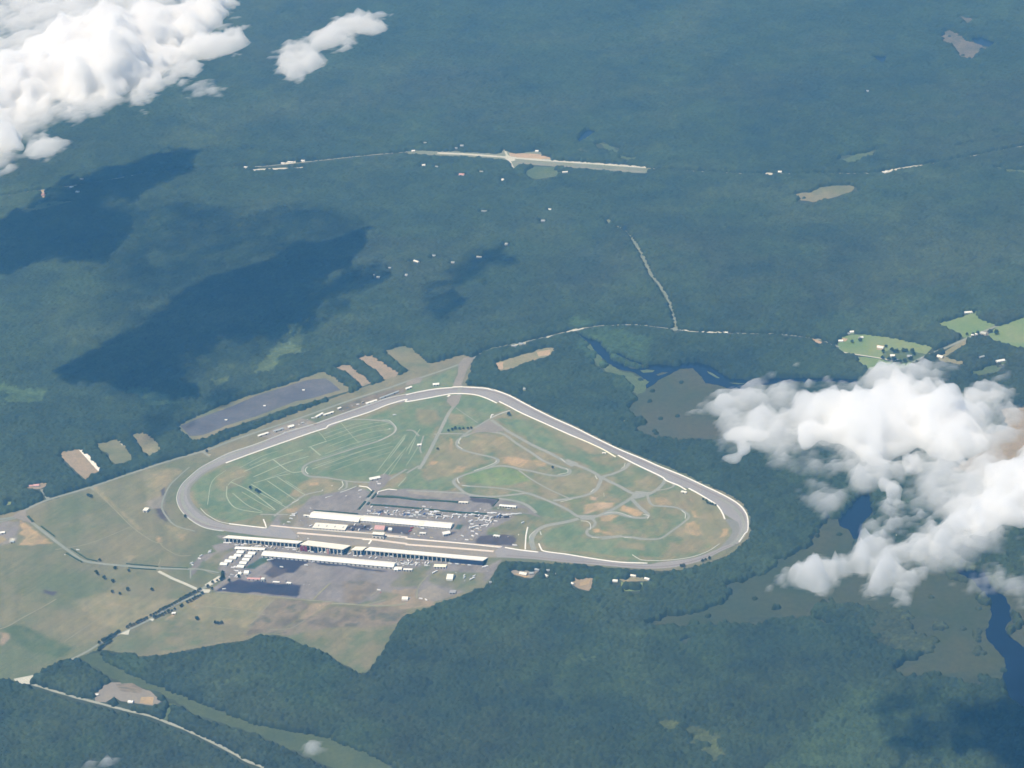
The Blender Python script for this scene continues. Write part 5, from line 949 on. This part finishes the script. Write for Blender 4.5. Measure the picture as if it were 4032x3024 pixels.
for area, s_, n_max, col_ in (('on the lot behind the vendor tents and gate', 'P 560,760 640,620 700,700 900,760 800,830 560,830', 22, 'wwgpk'), ('in the service yard behind the long right stand', 'Q 760,560 1250,620 1280,660 900,660 760,640', 26, 'wwwgpt'),
                              ('among the rigs of the paddock rows above the right garage block', 'N 1300,560 2180,620 2180,700 1300,640', 34, 'wwwwgpkb'), ('on the asphalt between garages and pit wall', 'N 1000,800 1370,830 1370,940 1000,920', 10, 'wgk'), ('behind the left grandstand', 'P 500,330 1560,420 1560,440 1080,400 500,350', 24, 'wwwgpt')):
    Pz = W(s_); n_ = 0
    for _t in range(4000):
        x = rr.uniform(Pz[:, 0].min(), Pz[:, 0].max()); y = rr.uniform(Pz[:, 1].min(), Pz[:, 1].max())
        if not inpoly(Pz, np.array([x]), np.array([y]))[0] or min(math.hypot(x-p[0], y-p[1]) for p in taken) < 6.5: continue
        taken.append((x, y)); n_ += 1; vehicle(rr.choice('RRCCC'), rr.choice(col_), x, y, front_ang+rr.choice([0, 1.57, .1]), area)
        if n_ >= n_max: break

# --- trees standing alone or in rows
def build_tree(seed, h=11.0):
    r_ = random.Random(seed); root = empty('tree', (0, 0, 0))
    t = MB().cyl(0, 0, 0, h*.55, .38, .2, 7)
    for a in range(4):
        an = a*1.6+seed; t.add([(0, 0, h*.35), (.15, 0, h*.35), (math.cos(an)*2.2, math.sin(an)*2.2, h*.62), (0, .15, h*.38)], [(0, 1, 2), (1, 3, 2), (0, 2, 3)])
    t.build('trunk', m_bark, root)
    c_ = MB()
    for i in range(420):
        th_ = r_.uniform(0, 6.283); u = r_.uniform(-.75, 1); rad = r_.uniform(.55, 1)**.5*(1+.22*math.sin(3*th_+seed)+.15*math.sin(5*u+seed))
        cx_ = rad*math.sqrt(max(0, 1-u*u))*math.cos(th_)*h*.42; cy_ = rad*math.sqrt(max(0, 1-u*u))*math.sin(th_)*h*.42; cz = h*.62+u*h*.38*rad
        s_ = r_.uniform(.5, 1.1); q = [Vector((r_.uniform(-1, 1), r_.uniform(-1, 1), r_.uniform(-1, 1)))*s_ for _ in range(4)]
        c_.add([(cx_+v_.x, cy_+v_.y, cz+v_.z) for v_ in q], [(0, 1, 2), (0, 2, 3), (0, 3, 1), (1, 3, 2)])
    c_.build('crown', m_leafy, root); return root
tproto = [build_tree(3), build_tree(8, 9.5)]; tused = [False, False]
def tree(x, y, s, label, group):
    i = rr.randrange(2); o = copy_tree(tproto[i]) if tused[i] else tproto[i]; tused[i] = True
    o.location = (x, y, 0); s *= .82; o.scale = (s, s, s*rr.uniform(.85, 1.15)); o.rotation_euler = (0, 0, rr.uniform(0, 6.28)); tag(o, label, 'tree', group); return o
for s, sc_, lab in [('G 770,785', 1.3, 'dark tree in the left field below the perimeter road, left of two close together'), ('G 795,795', 1.2, 'dark tree in the left field below the perimeter road, right of two'), ('G 840,1450', 1.2, 'dark tree at the left of the field group below the service road'),
                    ('G 852,1468', 1.1, 'dark tree touching the leftmost of the field group'), ('G 910,1505', 1.3, 'dark tree second in the slanting field group'), ('G 985,1532', 1.2, 'dark tree third in the slanting field group'), ('G 1115,1607', 1.2, 'lone dark tree in the lower field left of the cream road'),
                    ('G 1325,1605', 1.2, 'lone dark tree nearest the cream road'), ('G 1045,1640', 1.0, 'small dark tree low in the field'), ('G 980,1625', 1.0, 'small green tree low in the field'), ('G 1005,1415', 1.2, 'green tree just below the service road'), ('G 1123,1440', 1.0, 'small tree below the service road bend'), ('G 870,1348', 1.0, 'small tree on the upper side of the service road'),
                    ('D 390,975', 1.2, 'lone dark tree in the lower brown field'), ('D 550,1010', 1.1, 'left tree of a low clump in the lower field'), ('D 575,1015', 1.1, 'middle tree of a low clump in the lower field'), ('D 605,1010', 1.1, 'right tree of a low clump in the lower field'),
                    ('A 855,1162', 1.2, 'upper left dark tree in the left infield'), ('A 910,1188', 1.2, 'dark tree in the left infield clump, left'), ('A 930,1198', 1.2, 'dark tree in the left infield clump, right'), ('B 895,525', 1.3, 'dark tree by the slip road inside the long straight'), ('B 275,822', .9, 'small dark bush like tree right of the straight infield road'),
                    ('H 1720,368', 1.2, 'dark tree alone on the slope under the tree lined road'), ('K 1022,818', 1.5, 'dark tree below the bright white farmhouse'), ('K 965,830', 1.2, 'round dark tree in the corner of the farm field'), ('K 2010,768', 1.8, 'big round dark tree at the farm crossroads'), ('K 1210,862', 1.3, 'dark tree beside the cream farmhouse'),
                    ('K 1845,612', 1.5, 'round tree at the top farmhouse'), ('K 1595,905', 1.5, 'dark tree beside the farm road barn'), ('K 1185,948', 1.5, 'dark tree at the end of the farm lane'), ('G 1000,1420', .9, 'smaller green tree beside the one below the service road'), ('A 288,1412', 1, 'dark tree at the outer wall of the left turn'),
                    ('B 1275,985', .9, 'bush at the lower edge of the middle loop'), ('P 705,828', 1.1, 'dark tree by the pink entrance building'), ('P 565,890', 1.0, 'small tree at the corner of the dark lot'), ('A 475,842', 1.1, 'dark tree at the side entrance off the perimeter road')]:
    p = W(s)[0]; tree(p[0], p[1], sc_, lab, None)
def row(s, step, lab, grp, sc_=1.0, side=0.0, jit=1.5):
    P = resample(W(s), step)
    for p in P: tree(p[0]+rr.uniform(-jit, jit), p[1]+rr.uniform(-jit, jit), sc_*rr.uniform(.8, 1.15), lab, grp)
row('H 1745,112 1620,175 1520,232', 7, 'tree in the dense upper left row of the tree lined road, top part', 'upper row of the tree lined road')
row('H 1500,245 1400,295 1318,340', 7, 'tree in the upper left row of the tree lined road, middle part', 'middle of the upper row')
row('H 1280,365 1190,405 1110,440', 7, 'tree in the row just past the road opening, going down left', 'row past the road opening')
row('H 1765,148 1700,185 1635,222', 7, 'tree in the lower right row of the tree lined road, top part', 'lower row of the tree lined road')
row('H 1590,250 1575,255', 7, 'single tree in the gap of the lower row', 'gap trees'); row('H 1520,285 1440,320 1350,355', 7, 'tree in the lower right row of the tree lined road, middle part', 'middle of the lower row')
row('H 1040,480 980,520 900,565 860,580', 7, 'tree in the lowest part of the tree lined road', 'lowest part of the road row', 1.1); row('H 960,560 900,600 860,640', 7, 'tree where the lined road meets the wood', 'trees by the wood corner', 1.1)
row('P 465,770 480,830 450,870', 6, 'tree in the clump at the end of the pale apron', 'clump by the pale apron', 1.1); row('P 330,910 390,880', 8, 'tree on the lower edge of the pale apron', 'apron edge trees', .9); row('P 250,975 310,1000', 8, 'tree by the small road junction below the apron', 'junction trees', .9)
row('B 370,660 430,645 500,645 570,640', 8, 'tree in the dark clump above the infield cross road', 'infield cross road clump', 1.0); row('C 820,1262 860,1290 925,1310', 8, 'tree in the dark strip inside the right turn', 'strip inside the right turn', .9)
row('K 1195,900 1240,890 1300,905 1370,895 1430,915', 14, 'tree in the wooded group below the farm field', 'farm wooded group', 1.5, jit=6); row('K 1230,960 1320,985 1400,950', 14, 'tree in the lower wooded farm group', 'lower farm trees', 1.5, jit=6); row('K 1800,775 1880,770', 12, 'tree along the farm crossroads', 'farm crossroads trees', 1.3)
row('S 255,1410 275,1400 300,1395', 6, 'tree at the outer edge of the lower right turn', 'turn edge trees', 1.0); row('S 130,1440 140,1438', 6, 'tree beside the lower right turn wall', 'turn wall trees', 1.0)
# hedges
def hedge(s, w, h, label):
    P = resample(W(s), 3.0); T = np.gradient(P, axis=0); T /= np.linalg.norm(T, axis=1)[:, None]; n = np.c_[-T[:, 1], T[:, 0]]; k_ = len(P); prof = [(-.5, 0), (-.55, .5), (-.35, .9), (0, 1), (.35, .9), (.55, .5), (.5, 0)]; V = []
    for a, b in prof:
        q = P+n*(w*a*(1+(rng.random(k_)-.5)*.5))[:, None]; V.append(np.c_[q, h*b*(1+(rng.random(k_)-.5)*.35) if b > 0 else np.zeros(k_)])
    V = np.vstack(V); i = np.arange(k_-1); F = np.vstack([np.c_[i+j*k_, i+1+j*k_, i+1+(j+1)*k_, i+(j+1)*k_] for j in range(6)])
    return tag(link('hedge', mesh_np('hedge', V, F[:, ::-1]), m_leafy), label, 'hedge')
for s, w, h, lab in [('N 1415,235 1360,300 1310,355', 6, 3, 'dark hedge left of the lane, upper part, below the white angled wall'), ('N 1275,425 1210,500 1155,565', 6, 3, 'dark hedge left of the lane, lower part'), ('N 1465,280 1420,340 1395,375', 5, 2.5, 'short dark hedge right of the lane'), ('N 1345,440 1310,480', 6, 2.5, 'short hedge at the lower right of the lane'),
                     ('N 1480,335 1840,352 2212,398 | O 480,405 800,425 900,430', 6, 3, 'long upper hedge across the paddock'), ('N 1370,478 1700,500 2212,545 | O 680,590 1000,618 1400,640', 6, 3, 'long lower hedge across the paddock above the trucks'),
                     ('N 380,580 700,600 1150,640', 4, 2.5, 'thin dark strip standing in for the shadow on the far side of the left garage'), ('O 1105,345 1400,360 1610,382', 3, 2, 'hedge along the top of the dark grey lot'), ('O 1610,390 1505,510', 3, 2, 'hedge on the right side of the dark grey lot'),  # strip behind the left garage is added in place of its cast shadow
                     ('G 245,960 290,1010', 6, 3, 'hedge at the top of the service road near the junction'), ('G 360,1045 480,1135', 3.5, 2.5, 'thin hedge on the upper side of the service road'), ('G 620,1240 760,1330 850,1350', 3.5, 2, 'thin hedge above the service road bend'), ('G 580,1280 720,1360', 4, 2.5, 'thin hedge below the service road bend'),
                     ('G 1100,1372 1380,1395', 3.5, 2, 'thin hedge above the straight part of the service road'), ('G 1120,1408 1360,1425', 3.5, 2, 'thin hedge below the straight part of the service road'), ('G 1400,1400 1640,1412', 3, 2, 'thin hedge toward the vendor tents')]: hedge(s, w, h, lab)
# light masts and flagpoles by the stands
for s, lab in [('N 130,1200', 'tall thin mast rising over the left edge of the cream stand'), ('N 300,1240', 'tall thin mast with a small top over the cream stand')]:
    p = W(s)[0]; o = MB().cyl(p[0], p[1], 0, 30, .45, .3, 8).cyl(p[0], p[1], 30, 32, 1.6, 1.6, 8).build('mast', m_white); tag(o, lab, 'mast')

# ------------------------------------------------------------------ clouds: billowing volumes that float above the land
m_core = volume('cloud_core_vapour', (1.0, 1.0, 1.0), 0.055, 0.0)
m_veil = volume('cloud_veil_vapour', (1.0, 1.0, 1.0), 0.034, 0.0)
def vn3(p, seed):
    i = np.floor(p).astype(np.int64); f = p-i; f = f*f*(3-2*f)
    def h(a, b, c): return _hash(i[:, 0]+a+(i[:, 2]+c)*57, i[:, 1]+b-(i[:, 2]+c)*131, seed)
    x = lambda b, c: h(0, b, c)*(1-f[:, 0])+h(1, b, c)*f[:, 0]
    y = lambda c: x(0, c)*(1-f[:, 1])+x(1, c)*f[:, 1]
    return y(0)*(1-f[:, 2])+y(1)*f[:, 2]
def billow(me, amps, seed):
    n = len(me.vertices); co = np.empty(n*3, np.float32); me.vertices.foreach_get('co', co); co = co.reshape(-1, 3).astype(float)
    no = np.empty(n*3, np.float32); me.vertex_normals.foreach_get('vector', no); no = no.reshape(-1, 3); d = np.zeros(n)
    for k, (size, amp) in enumerate(amps):
        v = vn3(co/size+k*13.7+seed, seed+k*7); d += amp*((.35-np.abs(2*v-1)*1.5) if k < 3 else (2*v-1))
    co += no*d[:, None]; me.vertices.foreach_set('co', co.astype(np.float32).ravel()); me.update()
def hull(shapes, base, step, seed, namp, grow, hf):
    """shapes: (outline, thickness in metres, softness in metres)"""
    pol = [(W(s, base), T, soft) for s, T, soft in shapes]
    allp = np.vstack([p for p, _, _ in pol]); x0, y0 = allp.min(0)-200; x1, y1 = allp.max(0)+200
    gx, gy = np.meshgrid(np.arange(x0, x1, step), np.arange(y0, y1, step), indexing='ij')
    wx = gx+(fbm(gx/220, gy/300, 60+seed, 5, .55)-.5)*150; wy = gy+(fbm(gx/220, gy/300, 70+seed, 5, .55)-.5)*220
    wx += (fbm(gx/38, gy/60, 61+seed, 4, .6)-.5)*75; wy += (fbm(gx/38, gy/60, 71+seed, 4, .6)-.5)*100
    n1 = fbm(gx/150, gy/220, 80+seed, 6, .6)-.5; n2 = fbm(gx/45, gy/70, 90+seed, 5, .62)-.5; th_ = np.zeros(gx.shape)
    for P, T, soft in pol:
        d = sdist(P, wx, wy)/soft+grow+namp*(n1*2.4+n2*1.6)
        th_ = np.maximum(th_, T*np.tanh(np.clip(d, 0, 9)*.8)**1.4*np.maximum(.15, 1+n1*2.0+n2*hf))
    th_[0] = th_[-1] = 0; th_[:, 0] = th_[:, -1] = 0; m_ = th_ > 1.0
    nx_, ny_ = gx.shape; ids = np.arange(nx_*ny_).reshape(nx_, ny_)
    Q = np.stack([ids[:-1, :-1], ids[1:, :-1], ids[1:, 1:], ids[:-1, 1:]], -1).reshape(-1, 4); Q = Q[m_.ravel()[Q].any(1)]
    t = th_.ravel(); used = np.unique(Q); rm = np.full(nx_*ny_, -1); rm[used] = np.arange(len(used)); q = rm[Q]; k_ = len(used)
    u, w_ = gx.ravel()[used], gy.ravel()[used]; t = t[used]
    V = np.vstack([np.c_[u, w_, base+t*.78+.05], np.c_[u, w_, base-t*.22-.05]]); F = np.vstack([q, q[:, ::-1]+k_])
    E_ = np.vstack([q[:, [0, 1]], q[:, [1, 2]], q[:, [2, 3]], q[:, [3, 0]]]); key = E_[:, 0].astype(np.int64)*k_*4+E_[:, 1]; rkey = E_[:, 1].astype(np.int64)*k_*4+E_[:, 0]
    b = E_[~np.isin(key, rkey)]; F = np.vstack([F, np.c_[b[:, 1], b[:, 0], b[:, 0]+k_, b[:, 1]+k_]])
    return mesh_np('cloud', V, F)
def remeshed(me, voxel):
    o = bpy.data.objects.new('tmp', me); COL.objects.link(o); r_ = o.modifiers.new('r', 'REMESH'); r_.mode = 'VOXEL'; r_.voxel_size = voxel
    dg = bpy.context.evaluated_depsgraph_get(); m2 = bpy.data.meshes.new_from_object(o.evaluated_get(dg)); bpy.data.objects.remove(o); return m2
def cloud(label, base, core, veil, seed=0, vox=8.0, rough=1.0, relief=1.3):
    root = None
    if core:
        me = remeshed(hull(core, base, 12.0, seed, rough, .25, relief), vox); me.name = 'cloud'; billow(me, [(130, 20), (60, 12), (30, 9), (15, 5), (8, 3)], seed); me.update(); me = remeshed(me, vox*.8); me.name = 'cloud'
        root = link('cloud', me, m_core)
    if veil:
        v = link('veil' if root else 'cloud', hull(veil, base, 8.0, seed+40, 1.1, .30, 2.8), m_veil, root)
        root = root or v
    return tag(root, label, 'cloud')
cloud('huge white cloud bank filling the upper left corner', 915, [
    ('F -254,278 -205,252 -87,200 82,120 196,80 310,42 399,18 480,6 508,32 440,92 355,152 280,200 240,218 190,208 150,240 112,205 75,232 60,275 20,330 -78,330 -185,290', 130, 45), ('F -372,29 -242,-30 10,-116 161,-131 120,-86 -8,-35 -96,72 -260,92 -396,127 -571,189 -546,90', 90, 50), ('R 1280,200 1130,230 1000,290 900,330 850,400 800,480 830,520 930,400 1000,340 1100,310 1200,290', 60, 40)],
    [('F -120,-10 60,-20 200,-20 330,-20 450,-20 500,-10 530,30 420,75 360,150 310,215 240,240 190,250 160,262 120,215 80,240 70,290 20,355 -60,410 -160,300 -160,60', 18, 50), ('F -120,-20 60,-25 200,-25 330,-25 400,-15 330,25 200,60 90,90 -40,160 -120,180', 26, 40), ('R 1310,170 1200,190 1060,220 900,300 820,400 770,500 785,620 850,540 950,430 1050,350 1200,310 1300,265', 45, 40),
     ('R 170,780 280,715 345,765 260,835 180,840', 34, 40), ('R 100,500 300,500 420,640 300,700 200,760 120,800', 22, 80), ('R 840,470 935,470 935,550 850,540', 12, 50), ('R 1040,440 1110,440 1110,500 1050,490', 12, 50)], 1, 8.0, .65, .6)
cloud('small white cloud with a tail, upper middle, larger of two', 915, None,
      [('R 1540,290 1600,250 1700,220 1740,130 1800,95 1900,95 1930,70 1960,105 2065,90 2060,165 1960,200 1910,285 1800,340 1720,320 1600,305', 40, 55)], 2, 9)
cloud('smallest white puff just below the upper middle cloud', 915, None, [('R 1475,340 1560,325 1705,360 1655,460 1560,455 1480,410', 50, 32)], 3, 8)
cloud('large ragged white cloud right of the speedway', 915, [
    ('S 900,620 940,520 1020,450 1120,400 1250,320 1370,280 1470,320 1600,380 1660,450 1700,520 1780,600 1880,660 1860,740 1780,790 1680,800 1500,720 1430,820 1440,900 1400,950 1300,960 1220,930 1180,880 1020,830 960,770 910,700', 95, 60),
    ('S 440,710 520,640 640,560 740,520 770,600 800,680 780,740 650,760 520,760', 38, 50), ('S 1640,420 1700,400 1760,440 1860,560 1900,640 1820,650 1740,580', 40, 60), ('S 1830,400 1870,340 1950,320 2050,320 2100,350 2080,420 2030,500 2060,590 1980,650 1880,590 1830,500', 48, 50)],
    [('S 860,600 900,480 960,400 1100,330 1250,235 1370,175 1470,210 1600,310 1700,390 1740,480 1800,560 1920,600 1990,660 1930,780 1820,850 1700,850 1560,780 1470,920 1450,980 1300,1010 1180,970 1170,910 1000,870 930,790 880,700', 40, 60),
     ('S 370,710 440,640 600,500 750,460 800,560 880,620 920,760 800,800 650,810 520,800 400,800', 36, 45), ('S 390,450 470,370 560,320 600,270 700,230 790,200 880,235 790,280 750,330 720,370 740,460 640,510 560,500 460,440', 30, 45),
     ('S 640,380 900,330 1000,420 900,640 760,600 640,500', 22, 60), ('S 1770,400 1840,290 1950,275 2070,280 2155,335 2130,440 2070,480 2140,600 2020,700 1850,650 1780,520', 34, 50), ('S 1470,210 1560,160 1700,170 1860,205 1910,270 1810,340 1650,360 1540,300', 30, 50),
     ('S 1560,280 1870,300 1880,560 1760,560 1660,420', 44, 60), ('S 1480,820 1700,830 2000,780 2150,900 2050,1050 1800,1150 1550,1060 1450,960', 20, 80), ('S 560,780 800,780 980,850 1000,930 850,910 700,870', 14, 60), ('S 780,1030 850,950 920,950 1000,970 1080,1050 900,1110 820,1090', 18, 60)], 4)
cloud('white cloud wisps at the lower right between the marsh and the lake', 915, None,
    [('S 1180,1180 1290,1080 1340,990 1450,960 1500,1060 1520,1150 1640,1180 1780,1260 1870,1320 1700,1390 1600,1420 1450,1500 1400,1400 1250,1420 1180,1310', 60, 50), ('S 760,1540 830,1480 900,1440 1000,1380 1150,1410 1300,1430 1500,1390 1620,1450 1640,1560 1560,1660 1400,1620 1150,1630 1000,1640 840,1590', 85, 50),
     ('S 1000,1330 1060,1300 1070,1400 1000,1400', 20, 50), ('S 1150,1250 1650,1200 1700,1450 1300,1450', 26, 60)], 5)
cloud('long white cloud running off the right edge', 915, [('S 1840,1200 1950,1130 2080,1070 2180,900 2300,850 2500,850 2500,1150 2250,1210 2050,1250 1900,1250', 70, 60)],
    [('S 1750,1210 1880,1110 2040,1050 2160,820 2300,720 2600,650 2600,1250 2300,1290 2100,1310 1900,1320 1760,1300', 40, 60), ('S 1680,1340 1900,1280 2212,1260 2212,1340 2000,1390 1800,1430', 16, 70), ('S 2060,1330 2212,1300 2400,1300 2400,1460 2140,1450', 18, 70), ('T 1870,60 2000,0 2212,-40 2500,-40 2500,160 2150,155 2000,135 1890,150', 34, 50)], 6)
cloud('thin white wisp at the bottom edge', 915, None, [('H 700,1660 800,1605 890,1620 940,1720 700,1750', 90, 28)], 7)
cloud('faint misty wisp above the bottom edge over the wood', 915, None, [('H 980,1505 1080,1465 1200,1520 1110,1625 1030,1620 970,1560', 30, 35)], 8)
cloud('tiny faint puff near the bottom edge left of centre', 915, None, [('F 664,1626 696,1624 698,1656 666,1658', 30, 16)], 9)
